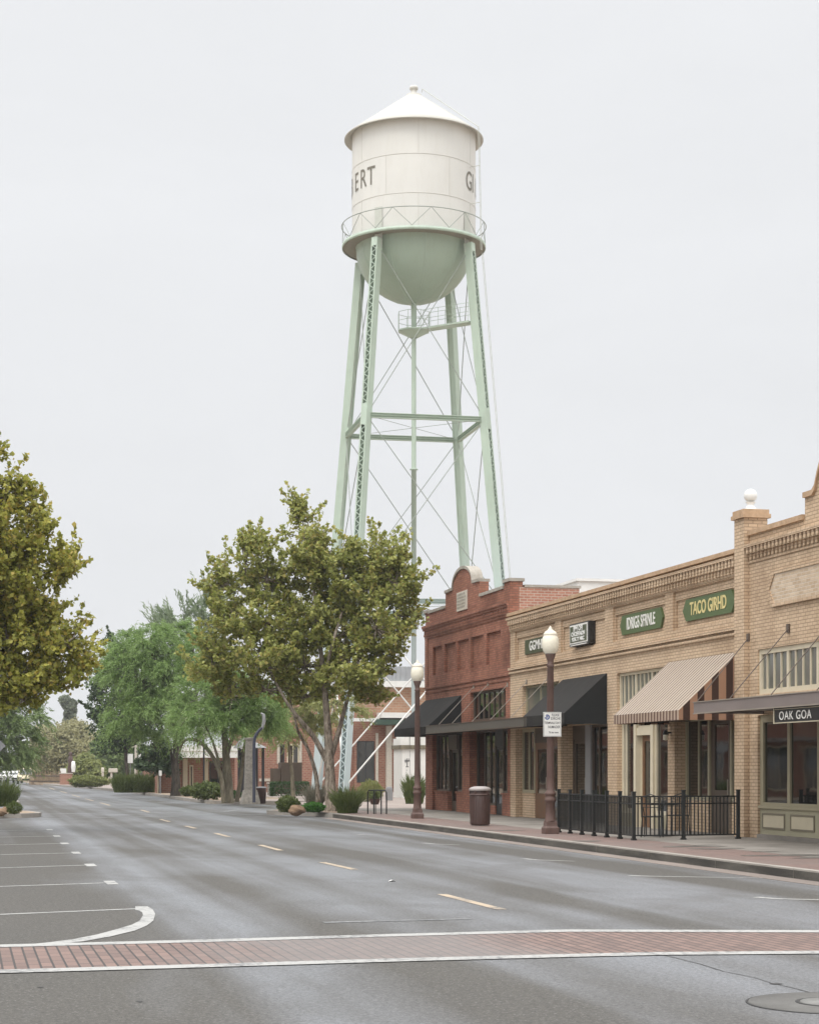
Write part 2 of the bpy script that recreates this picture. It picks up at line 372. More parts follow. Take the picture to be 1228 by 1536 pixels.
# ------------------------------------------------------------------ foliage
def norm(a): return a/np.maximum(np.linalg.norm(a, axis=-1, keepdims=True), 1e-9)
def leaf_mesh(name, c, d, nrm, L, Wd, mat, parent, fold=.15):
    c = np.asarray(c, float); n = len(c); d = norm(d); s = norm(np.cross(d, nrm)); u = np.cross(s, d)
    L = np.broadcast_to(np.asarray(L, float).reshape(-1, 1), (n, 1)); Wd = np.broadcast_to(np.asarray(Wd, float).reshape(-1, 1), (n, 1))
    off = np.array(origin(parent)) if parent else np.zeros(3)
    v = np.stack([c - d*L*.5, c + s*Wd*.5 - u*L*fold + d*L*.05, c + d*L*.5, c - s*Wd*.5 - u*L*fold + d*L*.05], 1).reshape(-1, 3) - off
    me = bpy.data.meshes.new(name); me.vertices.add(4*n); me.vertices.foreach_set('co', v.ravel())
    me.loops.add(4*n); me.loops.foreach_set('vertex_index', np.arange(4*n, dtype=np.int32))
    me.polygons.add(n); me.polygons.foreach_set('loop_start', np.arange(0, 4*n, 4, dtype=np.int32))
    me.update(calc_edges=True); me.validate()
    return link_mesh(name, me, mat, parent)
def sph(n): return norm(rng.normal(size=(n, 3)))
def smooth_path(pts, k=4):
    pts = [Vector(p) for p in pts]
    if len(pts) < 3: return pts
    out = []
    for i in range(len(pts)-1):
        p0, p1, p2, p3 = pts[max(i-1,0)], pts[i], pts[i+1], pts[min(i+2,len(pts)-1)]
        for j in range(k):
            t = j/k
            out.append(.5*((2*p1) + (p2-p0)*t + (2*p0-5*p1+4*p2-p3)*t*t + (3*p1-p0-3*p2+p3)*t**3))
    return out + [pts[-1]]
def make_tree(name, label, cat, d, base, limbs, lobes, leaf, barkm, lsize=.15, boughs=14, per=150, br=.5, style='broad',
              sprigs=6, group=None, z0=.15, depthk=1.0, twig=.018):
    """limbs: pixel polylines with radii; lobes: (px, py, rx, ry[, depth offset]) in photo pixels at distance d"""
    b = G(base[0], base[1], z0) if base[1] > HY+8 else P(base[0], base[1], d)
    t = thing(name, label, cat, (b.x, b.y, z0), group)
    S = d/F
    mb = MB()
    for pts, r0, r1 in limbs:
        w = [P(px, py, d + (q[0] if q else 0)) for px, py, *q in pts]
        w = smooth_path(w); n = len(w)
        mb.tube(w, [r0 + (r1-r0)*(i/(n-1))**.8 for i in range(n)], 10)
    C = []; D = []; Nn = []; tw = MB()
    for lb in lobes:
        px, py, rx, ry = lb[:4]; off = lb[4] if len(lb) > 4 else rng.uniform(-.6, .6)*rx*S
        c = np.array(P(px, py, d + off)); R = np.array([rx*S, min(rx, ry*1.3)*S*depthk, ry*S])
        nb = max(3, int(boughs*(rx*ry/1600)**.8)) if style != 'far' else boughs
        for _ in range(nb):
            u = sph(1)[0]; rho = rng.uniform(.35, 1)**.55
            bc = c + R*u*rho
            brr = br*rng.uniform(.65, 1.25)
            k = int(per*rng.uniform(.7, 1.3)*(brr/br)**2)
            if style in ('broad', 'far'):
                q = sph(k)*brr*(rng.uniform(0, 1, (k, 1))**.45)*np.array([1, 1, .75])
                C.append(bc + q); dd = sph(k)*1.0 + norm(q)*.6 + np.array([0, 0, -.25]); D.append(dd)
                Nn.append(sph(k)*.75 + norm(q + R*u*.4)*.6 + np.array([0, 0, 1.0]))
                if style == 'broad':
                    for _s in range(rng.poisson(sprigs/8)):
                        sd = norm(u*np.array([1,1,.5]) + np.array([0,0,.75]) + rng.normal(size=3)*.35); ln = rng.uniform(.4, 1.0)*brr*3.0
                        m_ = int(26*ln/.8)+4; tt = rng.uniform(.2, 1, (m_, 1))
                        C.append(bc + sd*ln*tt + rng.normal(size=(m_, 3))*.10*(1.25-tt)); D.append(sph(m_)+sd*.5); Nn.append(sph(m_)+np.array([0,0,.8]))
                        tw.tube([bc, bc + sd*ln*.95], [.012, .005], 4, cap=False)
            elif style == 'weep':
                ns = max(3, int(k/26))
                for _s in range(ns):
                    sd = norm(u*np.array([1.1,1.1,.35]) + rng.normal(size=3)*.45 + np.array([0,0,.25])); ln = brr*rng.uniform(.9, 2.0)
                    m_ = 26; tt = np.sort(rng.uniform(0, 1, (m_, 1)), 0)
                    pth = bc + sd*ln*tt + np.array([0,0,-1])*ln*.5*tt**2 + rng.normal(size=(m_, 3))*.05
                    tang = norm(sd + np.array([0,0,-1.0])*tt); sgn = rng.choice([-1, 1], (m_, 1)); side = norm(np.cross(tang, sph(1)))
                    C.append(pth); D.append(tang + side*sgn*.55 + rng.normal(size=(m_,3))*.2); Nn.append(sph(m_) + np.array([0,0,.6]))
            elif style == 'wisp':
                ns = max(3, int(k/22))
                for _s in range(ns):
                    sd = norm(u*np.array([.9,.9,.2]) + rng.normal(size=3)*.3 + np.array([0,0,.75])); ln = brr*rng.uniform(1.2, 2.6)
                    m_ = 22; tt = np.linspace(0, 1, m_).reshape(-1, 1)
                    pth = bc + sd*ln*tt + rng.normal(size=(m_, 3))*.03
                    C.append(pth); D.append(np.repeat(sd[None], m_, 0) + rng.normal(size=(m_,3))*.25); Nn.append(sph(m_))
            if style in ('broad', 'weep'):
                mid = (c + bc)/2 + rng.normal(size=3)*.12
                tw.tube([c, mid, bc], [twig*1.5, twig, twig*.5], 5, cap=False)
    C = np.concatenate(C); D = np.concatenate(D); Nn = np.concatenate(Nn); n = len(C)
    if style in ('broad', 'far'): L = lsize*rng.uniform(.55, 1.4, n); Wd = L*rng.uniform(.65, .95, n)
    else: L = lsize*rng.uniform(.7, 1.3, n); Wd = L*.17
    mb.v and mb.build('trunk', barkm, t)
    leaf_mesh('crown', C, D, Nn, L, Wd, leaf, t)
    if tw.v: tw.build('branches', barkm, t)
    return t
def shrub(name, label, cat, c, R, leaf, lsize=.07, n=2600, group=None, flat=0, upright=False, boxy=False):
    """leafy shrub standing at c with half-sizes R"""
    c = Vector(c); t = thing(name, label, cat, c, group); R = np.array(R)
    if boxy:
        q = rng.uniform(-1, 1, (n, 3)); ax = rng.integers(0, 3, n); sg = np.where(rng.random(n) < .5, -1, 1)
        q[np.arange(n), ax] = sg*rng.uniform(.86, 1.02, n); q[:, 2] = np.abs(q[:, 2])*2-1; u = norm(q)
    else:
        u = sph(n); lump = 1 + .13*np.sin(u[:, 0]*5+c.x)*np.sin(u[:, 1]*6+c.y*3) + .08*np.sin(u[:, 2]*9 + u[:, 0]*7)
        q = u*lump[:, None]*(rng.uniform(.25, 1, (n, 1))**.35)
    pos = np.array(c) + np.array([0, 0, R[2]]) + q*R
    pos[:, 2] = np.maximum(pos[:, 2], c.z + .02)
    d = sph(n) + u*.7 + (np.array([0, 0, 1.2]) if upright else 0)
    L = lsize*rng.uniform(.6, 1.4, n); leaf_mesh('foliage', pos, d, sph(n)+u, L, L*(.3 if upright else .6), leaf, t)
    mb = MB()
    for k in range(7):
        a = 2*pi*k/7; mb.tube([c, c + Vector((cos(a)*R[0]*.5, sin(a)*R[1]*.5, R[2]*1.1))], [.02, .008], 5, cap=False)
    mb.build('stems', M['bark_olive'], t)
    return t
def grass_clump(name, label, cat, c, h, r, leaf, n=900, w=.022, group=None, spread=.55):
    c = Vector(c); t = thing(name, label, cat, c, group)
    a = rng.uniform(0, 2*pi, n); rr = r*rng.uniform(0, 1, n)**.6*.55
    base = np.stack([c.x + rr*np.cos(a), c.y + rr*np.sin(a), np.full(n, c.z)], 1)
    out = np.stack([np.cos(a), np.sin(a), np.zeros(n)], 1); hh = h*rng.uniform(.45, 1.15, n)*(1.08 - .45*rr/(r*.55)); sp = spread*rng.uniform(.1, 1.1, n)
    C = []; D = []; L = []
    prev = base
    for s in range(3):
        f = (s+1)/3
        nx = base + np.array([0,0,1])*(hh*f*(1-.12*f*sp))[:, None] + out*(hh*sp*f**1.7)[:, None]
        C.append((prev+nx)/2); D.append(nx-prev); L.append(np.linalg.norm(nx-prev, axis=1)*1.12); prev = nx
    C = np.concatenate(C); D = np.concatenate(D); L = np.concatenate(L)
    leaf_mesh('blades', C, D, sph(len(C)), L, np.full(len(C), w), leaf, t, fold=.02)
    return t

# ------------------------------------------------------------------ text
def text_into(parent, s, size, loc, face, mat, name='lettering', sx=1.0, depth=.012, cyl=None, align='CENTER', bold=0, spacing=1.0):
    cu = bpy.data.curves.new('t', 'FONT'); cu.body = s; cu.size = size; cu.extrude = depth; cu.align_x = align; cu.align_y = 'CENTER'; cu.offset = bold
    cu.space_character = spacing
    o = bpy.data.objects.new('t', cu); COL.objects.link(o)
    bpy.context.view_layer.update()
    me = bpy.data.meshes.new_from_object(o.evaluated_get(bpy.context.evaluated_depsgraph_get()))
    bpy.data.objects.remove(o); bpy.data.curves.remove(cu)
    loc = Vector(loc); off = origin(parent)
    for v in me.vertices:
        x, y, z = v.co.x*sx, v.co.y, v.co.z
        if face == '-x': p = loc + Vector((-z, -x, y))
        elif face == '-y': p = loc + Vector((x, -z, y))
        else: p = Vector((x, y, z))
        v.co = p - off
    me.name = name
    return link_mesh(name, me, mat, parent)

# ================================================================== WORLD, SUN, CAMERA
SUN_EL, SUN_AZ = radians(58), radians(222)        # azimuth from +Y clockwise: behind the camera, to the left
wd = bpy.data.worlds.new('World'); scene.world = wd; wd.use_nodes = True
nt = wd.node_tree; nt.nodes.clear(); k = N(nt)
wo = k.n('ShaderNodeOutputWorld'); bg = k.n('ShaderNodeBackground'); k.l(bg.outputs[0], wo.inputs[0])
sky = k.n('ShaderNodeTexSky', sky_type='NISHITA'); sky.sun_disc = False; sky.sun_elevation = SUN_EL; sky.sun_rotation = SUN_AZ
hs = k.n('ShaderNodeHueSaturation'); hs.inputs['Saturation'].default_value = .12; hs.inputs['Value'].default_value = .8; k.l(sky.outputs[0], hs.inputs['Color'])
gen = k.n('ShaderNodeTexCoord').outputs['Generated']; sp = k.n('ShaderNodeSeparateXYZ'); k.l(gen, sp.inputs[0])
up = k.math('MAXIMUM', sp.outputs[2], 0)
rise = k.n('ShaderNodeMapRange', interpolation_type='SMOOTHSTEP'); k.l(up, rise.inputs[0])
rise.inputs[1].default_value = .42; rise.inputs[2].default_value = 1.0; rise.inputs[3].default_value = 0; rise.inputs[4].default_value = 1
cl = k.noise(k.scaled(gen, (1, 1, 2.6)), 2.4, 6, .6, .5)
lum = k.math('ADD', k.math('MULTIPLY', up, 1.1), 8.7)
lum = k.math('ADD', lum, k.math('MULTIPLY', rise.outputs[0], 19.0))
lum = k.math('MULTIPLY', lum, k.math('ADD', k.math('MULTIPLY', cl, .17), .915))
sd = Vector((sin(SUN_AZ)*cos(SUN_EL), cos(SUN_AZ)*cos(SUN_EL), sin(SUN_EL)))
dp = k.n('ShaderNodeVectorMath', operation='DOT_PRODUCT'); k.l(gen, dp.inputs[0]); dp.inputs[1].default_value = sd
lob = k.math('POWER', k.math('MAXIMUM', dp.outputs['Value'], 0), 2.0)
lum = k.math('ADD', lum, k.math('MULTIPLY', lob, 8.0))
cv = k.n('ShaderNodeCombineXYZ')
for i, f in enumerate((.975, .990, 1.015)): k.l(k.math('MULTIPLY', lum, f), cv.inputs[i])
k.l(k.mix(.92, hs.outputs[0], cv.outputs[0]), bg.inputs['Color'])
bg.inputs['Strength'].default_value = .1
sun = bpy.data.lights.new('overcast_sun', 'SUN'); sun.energy = 1.2; sun.angle = radians(22); sun.color = (1, .96, .90)
so = bpy.data.objects.new('overcast_sun', sun); COL.objects.link(so); so.rotation_euler = (-sd).to_track_quat('-Z', 'Y').to_euler(); so.location = (-20, -20, 60)
cam = bpy.data.cameras.new('camera'); cam.sensor_fit = 'HORIZONTAL'; cam.sensor_width = 36; cam.lens = 36*F/1228
cam.shift_y = (HY - 768)/1228; cam.clip_end = 4000; cam.clip_start = .1
co = bpy.data.objects.new('camera', cam); COL.objects.link(co); co.location = (0, 0, EYE); co.rotation_euler = (pi/2, 0, -YAW)
scene.camera = co
scene.view_settings.view_transform = 'Standard'; scene.view_settings.look = 'None'; scene.view_settings.exposure = 0; scene.view_settings.gamma = 1
scene.render.engine = 'CYCLES'; scene.cycles.max_bounces = 6; scene.cycles.diffuse_bounces = 3; scene.cycles.glossy_bounces = 3
scene.cycles.transmission_bounces = 3; scene.cycles.transparent_max_bounces = 6; scene.cycles.use_denoising = True

# ================================================================== GROUND
def sheet(name, pts, z, mat): return MB().poly([(p[0], p[1], z) for p in pts]).build(name, mat, kind='structure')
sheet('ground', [(-1500,-300),(1500,-300),(1500,2500),(-1500,2500)], -.03, M['dirt'])
KX = 12.15
sheet('road', [(-3.6,-30),(KX,-30),(KX,70),(14.2,70),(14.2,85.5),(11.3,88.5),(11.3,141),(8.0,196),(5.5,420),(-6,420),(0.6,200),(2.4,140),(2.6,88),(0,85),(-60,85),(-60,71),(-3.6,71)], 0, M['asphalt'])
def strip(mb, pts, w, z):
    pts = [Vector((p[0], p[1], 0)) for p in pts]; vs = []; n = len(pts)
    for i, p in enumerate(pts):
        t = (pts[min(i+1, n-1)] - pts[max(i-1, 0)]).normalized(); a = Vector((-t.y, t.x, 0))
        ww = w[i] if isinstance(w, (list, tuple)) else w
        vs += [p + a*ww/2 + Vector((0,0,z)), p - a*ww/2 + Vector((0,0,z))]
    mb.add(vs, [(2*i, 2*i+1, 2*i+3, 2*i+2) for i in range(n-1)])
# crosswalk in the foreground
far = [G(0,1420.5), G(300,1413), G(600,1404), G(850,1397.5), G(1228,1398.5)]
near = [G(0,1459), G(300,1450.5), G(600,1441.5), G(850,1435), G(985,1432), G(1228,1430)]
def ext(l):
    a, b = l[0], l[1]; l0 = a + (a-b).normalized()*((a.x+3.4)/max(.05, (b-a).normalized().x))
    a, b = l[-2], l[-1]; l1 = b + (b-a).normalized()*((11.7-b.x)/max(.05, (b-a).normalized().x))
    return [l0] + l + [l1]
far, near = ext(far), ext(near)
sheet('crosswalk', [*near, *far[::-1]], .004, M['crosswalk'])
mb = MB(); strip(mb, far, .27, .008); strip(mb, near, .26, .008)
# stall marks on the left
for a, b, e0, e1 in (((-60,1375),(204,1364),0,0), ((-60,1332.5),(160,1325),(158,1325),(174,1324.2)), ((-60,1304.5),(130,1298.3),(128,1298.5),(143,1298)),
                  ((-60,1284),(109,1280),(108,1280),(120,1279.8)), ((-60,1269.5),(92,1265.8),(91,1266),(103,1265.8)), ((-60,1257.5),(80,1254.6),(80,1254.8),(90,1254.6)),
                  ((-60,1247.5),(70,1245.2),(70,1245.3),(79,1245.2))):
    strip(mb, [G(*a), G(*b)], .12, .004)
    if e0: p_, q_ = G(*e0), G(*e1); mb.poly([(p_.x, p_.y-.45, .006), (q_.x, p_.y-.45, .006), (q_.x, p_.y+.45, .006), (p_.x, p_.y+.45, .006)])
outer = [(203,1360.5),(221,1360.5),(229,1365),(233,1372),(230,1382),(220,1389.5),(202,1397),(165,1406),(126,1413),(80,1418),(44,1420)]
inner = [(203,1366),(209,1367),(213.5,1370),(214.5,1374),(209.5,1382),(198,1388),(176.7,1394.5),(145,1403),(111,1409.7),(75,1414.5),(40,1418)]
vs = [];
for a, b in zip(outer, inner): vs += [G(*a)+Vector((0,0,.005)), G(*b)+Vector((0,0,.005))]
mb.add(vs, [(2*i, 2*i+1, 2*i+3, 2*i+2) for i in range(len(outer)-1)])
# tick marks on the right
for a, b, e in (((975,1315),(1150,1318),(943,1314)), ((1165,1349),(1400,1354),(1133,1346.5)), ((805,1290.5),(862,1292.5),(785,1288.5)), ((650,1266.5),(690,1268),(634,1265)), ((545,1252.5),(575,1253),(536,1252))):
    strip(mb, [G(*e), G(*a), G(*b)], [.16, .13, .07], .004)
mb.build('lane_markings', M['white_line'], kind='structure')
mb = MB(); strip(mb, [G(485,1384.5), G(705,1379)], .15, .004)
strip(mb, [G(-20,1230), G(66,1228.5), G(250,1225), G(395,1222)], .35, .004); strip(mb, [G(40,1222), G(180,1219.5), G(300,1218.2), G(335,1218), G(366,1213.5)], .35, .004)
mb.build('faint_markings', M['faint_line'], kind='structure')
mb = MB()
for a, b in (((752,1365),(662,1342)),((532,1305),(483,1294)),((421,1276.3),(390,1268)),((343,1255.8),(323,1250.3)),((293,1243),(278,1239.4)),((254,1233),(241,1229.5)),
             ((224,1219),(212,1215.5)),((165,1208.6),(150,1204.5)),((140,1201.8),(128,1198.6)),((120,1196.2),(108,1192.6)),((100,1190),(90,1187)),((82,1184.6),(74,1182.2))):
    strip(mb, [G(*a), G(*b)], .13, .004)
mb.build('centre_line', M['yellow_line'], kind='structure')
mb = MB()
pts = [G(1085,1458), G(1105,1462), G(1130,1467), G(1158,1476), G(1185,1482), G(1212,1489), G(1260,1500)]
strip(mb, pts, [.007,.012,.008,.009,.012,.014,.008], .003)
strip(mb, [G(1159,1476), G(1169,1477.5)], .09, .0035)
pts = [G(985,1432), G(1010,1437), G(1050,1447), G(1085,1458)]; strip(mb, pts, .012, .003)
for a, b in (((58,1481.5),(64,1482)), ((205,1503),(213,1503.5))): strip(mb, [G(*a), G(*b)], .05, .003)
mb.build('road_cracks', M['tar'], kind='structure')
# manhole
mc = G(1251, 1506); t = thing('manhole', 'round manhole in a pale concrete collar in the foreground road', 'manhole', mc)
MB().lathe([(.60,.001),(.60,.006),(.615,.006),(.615,.001)], mc, 48).build('joint', M['tar'], t)
MB().lathe([(.0,.009),(.24,.009),(.30,.009),(.596,.009),(.598,.002)], mc, 48).build('collar', M['collar'], t)
MB().lathe([(.27,.0095),(.27,.013),(.245,.013),(.24,.010)], mc, 40).build('ring', M['tar'], t)
MB().lathe([(.238,.010),(.236,.015),(0,.016)], mc, 40).build('lid', M['lid_iron'], t)
t = thing('litter', 'small pale scrap lying on the dark road lane', 'litter', G(588,1323)); mb = MB()
p = G(588,1323); mb.add([p+Vector((-.06,0,.005)), p+Vector((0,-.05,.03)), p+Vector((.07,.01,.006)), p+Vector((.0,.06,.025))], [(0,1,2,3)]); mb.build('scrap', M['white'], t, solid=.004)

# right-hand sidewalk, kerb, gutter
MB().box(KX+.16, 14.0, -10, 70, -.02, .150).build('brick_paving', M['paver'], kind='structure')
MB().box(14.0, 34, -10, 70, -.02, .152).build('sidewalk', M['concrete'], kind='structure')
mb = MB()
y = -10.0
while y < 62.0:
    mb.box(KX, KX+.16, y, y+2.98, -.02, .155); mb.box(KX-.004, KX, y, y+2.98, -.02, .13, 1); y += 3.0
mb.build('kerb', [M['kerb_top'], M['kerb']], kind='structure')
MB().box(KX-.42, KX-.005, -10, 62, -.02, .006).build('gutter', M['gutter'], kind='structure')
M['damp'] = ground_mat('damp', (.085, .075, .062), (.15, .135, .115), 2.5, .55, 30, .15)
def patch(px, py, rx, ry):
    c = G(px, py, .152); n = 26; pts = []
    for i in range(n):
        a = 2*pi*i/n; r = 1 + .22*sin(3*a+px) + .12*sin(5*a+py); pts.append((c.x + rx*r*cos(a)*.5, c.y + ry*r*sin(a), .1545))
    MB().poly(pts).build('damp_patch', M['damp'], kind='structure')
for a in ((1040,1270,1.3,.30),(1075,1273.5,1.1,.25),(1180,1283.5,1.5,.3),(1060,1268,.5,.12),(1150,1278,.5,.15),(880,1262,.6,.3),(760,1246,.9,.3),(1222,1287,.8,.2)): patch(*a)
def inset(poly, w):
    n = len(poly); out = []
    A = sum(poly[i][0]*poly[(i+1) % n][1] - poly[(i+1) % n][0]*poly[i][1] for i in range(n)); sg = 1 if A > 0 else -1
    for i in range(n):
        p, a, b = Vector(poly[i][:2]), Vector(poly[i-1][:2]), Vector(poly[(i+1) % n][:2])
        t1, t2 = (p-a).normalized(), (b-p).normalized(); nn = (Vector((-t1.y, t1.x)) + Vector((-t2.y, t2.x))).normalized()*sg
        q = p + nn*w/max(.35, nn.dot(Vector((-t1.y, t1.x))*sg)); out.append((q.x, q.y))
    return out
def island(name, poly, mat, w=.18, h=.15):
    MB().prism_z(poly, -.02, h, bottom=False).build('kerb_of_'+name, M['kerb_top'], kind='structure')
    MB().poly([(x, y, h+.004) for x, y in inset(poly, w)]).build(name, mat, kind='structure')
b1 = G(405,1222.5); 
island('planter_bed', [(KX-.002,62.02),(12.6,62.9),(12.5,63.6),(11.7,65.3),(10.95,66.6),(10.75,67.5),(11.1,68.3),(12.2,69.3),(14.4,70.02),(KX+.158,70.02)][::-1] if False else
       [(12.148,62.05),(12.1,63.3),(11.6,65.3),(10.95,66.5),(10.75,67.4),(11.1,68.3),(12.148,69.2)][::-1], M['gravel'])
MB().box(12.15, 12.309, 62.0, 70, -.02, .148).build('kerb', M['kerb_top'], kind='structure')
sheet('planter_gravel', [(12.32,62.6),(13.0,63.4),(13.2,66),(13.0,69.2),(12.32,69.6)], .156, M['gravel'])
island('far_planter', [(11.3,141),(11.25,92),(11.5,89),(12.2,87.2),(13.6,86.2),(16.2,86.0),(16.2,141)][::-1], M['gravel'])
sheet('far_walk', [(12.8,86.9),(16.0,86.2),(16.0,92),(12.8,92)], .158, M['plaza'])
island('far_verge', [(11.3,141.02),(16.2,141.02),(30,196),(8.0,196)], M['plaza'])
MB().box(14.22, 90, 70.02, 160, -.02, .13).build('plaza', M['plaza'], kind='structure') if False else MB().prism_z([(14.25,70.03),(90,70.03),(90,165),(24,165),(16.22,141),(16.22,85.9),(14.25,85.6)], -.02, .13, bottom=False).build('plaza', M['plaza'], kind='structure')
island('left_planter', [(-3.6,64.2),(1.9,64.2),(2.5,65.0),(2.65,66.2),(2.3,68.6),(1.2,70.2),(-3.6,70.9)], M['gravel'])
MB().box(-30, -3.62, -10, 71, -.02, .15).build('left_sidewalk', M['concrete'], kind='structure')
island('left_verge', [(2.35,140),(2.55,88.4),(1.6,86.4),(-.2,85.1),(-30,85.1),(-30,140)], M['dirt'])

# ================================================================== SHOP FACADES
def wall(mb, x0, y0, y1, z0, z1, feats, t=.3, m=0):
    """wall facing -x; feats are (ya, yb, za, zb, depth, has_face)"""
    ys = sorted({y0, y1, *[min(max(f[i], y0), y1) for f in feats for i in (0, 1)]}); zs = sorted({z0, z1, *[min(max(f[i], z0), z1) for f in feats for i in (2, 3)]})
    ny, nz = len(ys)-1, len(zs)-1
    D = [[0.0]*nz for _ in range(ny)]; Fc = [[True]*nz for _ in range(ny)]
    for ya, yb, za, zb, dep, fc in feats:
        for i in range(ny):
            for j in range(nz):
                if ya-1e-6 <= (ys[i]+ys[i+1])/2 <= yb+1e-6 and za-1e-6 <= (zs[j]+zs[j+1])/2 <= zb+1e-6: D[i][j] = dep; Fc[i][j] = fc
    q = lambda a, b, c_, d_: mb.add([a, b, c_, d_], [(0,1,2,3)], m)
    for i in range(ny):
        for j in range(nz):
            a, b, lo, hi, x = ys[i], ys[i+1], zs[j], zs[j+1], x0 + D[i][j]
            if Fc[i][j]: q((x,b,lo),(x,a,lo),(x,a,hi),(x,b,hi))
            nx = (D[i+1][j] if i+1 < ny else t)
            if abs(nx - D[i][j]) > 1e-6: q((x0+nx,b,lo),(x,b,lo),(x,b,hi),(x0+nx,b,hi))
            if i == 0: q((x,a,lo),(x0+t,a,lo),(x0+t,a,hi),(x,a,hi))
            nx = (D[i][j+1] if j+1 < nz else t)
            if abs(nx - D[i][j]) > 1e-6: q((x,b,hi),(x,a,hi),(x0+nx,a,hi),(x0+nx,b,hi))
def window(parent, x, y0, y1, z0, z1, fw, fm, gm, vs=(), hs=(), mw=.05, name='window', depth=.09, fb=None):
    mb = MB(); fb = fw if fb is None else fb
    mb.box(x, x+depth, y0, y0+fw, z0, z1); mb.box(x, x+depth, y1-fw, y1, z0, z1)
    mb.box(x+.002, x+depth, y0+fw, y1-fw, z0, z0+fb); mb.box(x+.002, x+depth, y0+fw, y1-fw, z1-fw, z1)
    for v in vs: mb.box(x+.01, x+depth-.01, v-mw/2, v+mw/2, z0+fb, z1-fw)
    yy = [y0+fw] + [e for v in sorted(vs) for e in (v-mw/2, v+mw/2)] + [y1-fw]
    for h in hs:
        for a, b in zip(yy[::2], yy[1::2]): mb.box(x+.013, x+depth-.013, a, b, h-mw/2, h+mw/2)
    w = mb.build(name, fm, parent)
    MB().box(x+depth*.55, x+depth*.75, y0+fw*.5, y1-fw*.5, z0+fb*.5, z1-fw*.5).build('pane', gm, w)
    return w
def door(parent, x, y0, y1, z0, z1, fm, gm, rail=.11, low=.35):
    mb = MB(); mb.box(x, x+.06, y0, y0+rail, z0, z1); mb.box(x, x+.06, y1-rail, y1, z0, z1)
    mb.box(x+.002, x+.058, y0+rail, y1-rail, z0, z0+low); mb.box(x+.002, x+.058, y0+rail, y1-rail, z1-rail, z1)
    d = mb.build('door', fm, parent)
    MB().box(x+.025, x+.035, y0+rail*.5, y1-rail*.5, z0+low*.8, z1-rail*.5).build('pane', gm, d)
    MB().tube([(x-.05, y0+rail*.6, z0+.9), (x-.05, y0+rail*.6, z0+1.25)], .014, 8).build('handle', M['rod_pale'], d)
    return d
def awning(parent, y0, y1, xf, zt, zf, zv, mats, label=None):
    mb = MB()
    mb.add([(X0-.005,y1,zt),(X0-.005,y0,zt),(xf,y0,zf),(xf,y1,zf)], [(0,1,2,3)], 0)
    mb.add([(xf,y1,zf),(xf,y0,zf),(xf,y0,zv),(xf,y1,zv)], [(0,1,2,3)], 1)
    for y in (y0, y1): mb.add([(X0-.005,y,zt),(xf,y,zf),(xf,y,zv),(X0-.005,y,zv)], [(0,1,2,3)], 2)
    a = mb.build('awning', mats, parent, solid=.018)
    if label: a['label'] = label
    fr = MB()
    n = max(2, int((y1-y0)/1.4))
    for i in range(n+1):
        y = y0+.05 + (y1-y0-.1)*i/n
        fr.tube([(X0-.02,y,zt-.05),(xf+.03,y,zf-.04)], .014, 6); fr.tube([(X0-.02,y,zv+.05),(xf+.03,y,zv+.05)], .012, 6)
    fr.tube([(xf+.035,y0+.03,zv+.05),(xf+.035,y1-.03,zv+.05)], .014, 6)
    fr.build('frame', M['black_frame'], a)
    return a
def coping(mb, pts, x0, x1, th, m=0):
    for (ya, za), (yb, zb) in zip(pts, pts[1:]):
        if abs(ya-yb) < 1e-4:
            continue
        mb.add([(x, y, z) for x in (x0, x1) for y, z in ((ya,za),(yb,zb),(yb,zb+th),(ya,za+th))],
               [(0,1,2,3),(7,6,5,4),(0,4,5,1),(1,5,6,2),(2,6,7,3),(3,7,4,0)], m)
def teeth(mb, y0, y1, z0, z1, pitch, w, x0, x1):
    n = int((y1-y0)/pitch)
    for i in range(n):
        a = y0 + i*(y1-y0)/n; mb.box(x0, x1, a, a+w, z0, z1)

# ---------------------------------------------------- red brick building
RY0, RY1 = 56.64, 67.74
red = thing('red_brick_shop', 'red brick shop with a curved gable and pale coping', 'building', (X0, (RY0+RY1)/2, .15))
mb = MB()
feats = [(WY(648),66.75,.15,2.95,.3,False)]
A0, A1 = WY(693), WY(648)       # left bay
B0, B1 = WY(761), WY(704)       # right bay
feats = [(A0, A1, .15, 2.95, .24, False), (B0, B1, .15, 2.95, .36, False), (57.15, 61.45, 3.27, 4.26, .22, False)]
for a, b in ((649,662.6),(666,683),(685.4,702.4),(705.8,724.4),(729,750.6)): feats.append((WY(b), WY(a), 5.1, 6.13, .10, True))
wall(mb, X0, RY0, RY1, .15, 7.42, feats)
mb.build('wall', M['red_brick'], red)
mb = MB()
# raised parapet: curved gable and corner pier
gab = []
for px, py in ((668,889),(677,884),(679,880)): gab.append(W(px, py))
yc0, yc1 = W(679,880)[0], W(708.5,876)[0]; ycen = (yc0+yc1)/2; hw = (yc0-yc1)/2
arch = [(ycen + hw*cos(pi*i/20)*(1 - .18*sin(pi*i/20)**2*0), 7.98 + .60*sin(pi*i/20)**.95) for i in range(21)]
top = [(64.76,7.94),(yc0+.02,7.96)] + arch[1:-1] + [(yc1-.02,7.96),(60.23,7.94)]
mb.prism_x([(64.76,7.42),*top,(60.23,7.42)], X0, X0+.32)
mb.build('gable', M['red_brick'], red)
MB().box(X0, X0+.42, RY0, 57.32, 7.42, 7.60).build('parapet_pier', M['red_brick'], red); MB().box(X0-.03, X0+.35, 67.30, RY1, 7.42, 7.46).build('parapet_pier', M['red_brick'], red)
mb = MB()
coping(mb, [top[0], *top[1:]], X0-.05, X0+.37, .10)
coping(mb, [(RY1+.03,7.462),(67.26,7.462)], X0-.08, X0+.40, .10); coping(mb, [(67.25,7.42),(64.80,7.42)], X0-.04, X0+.36, .10)
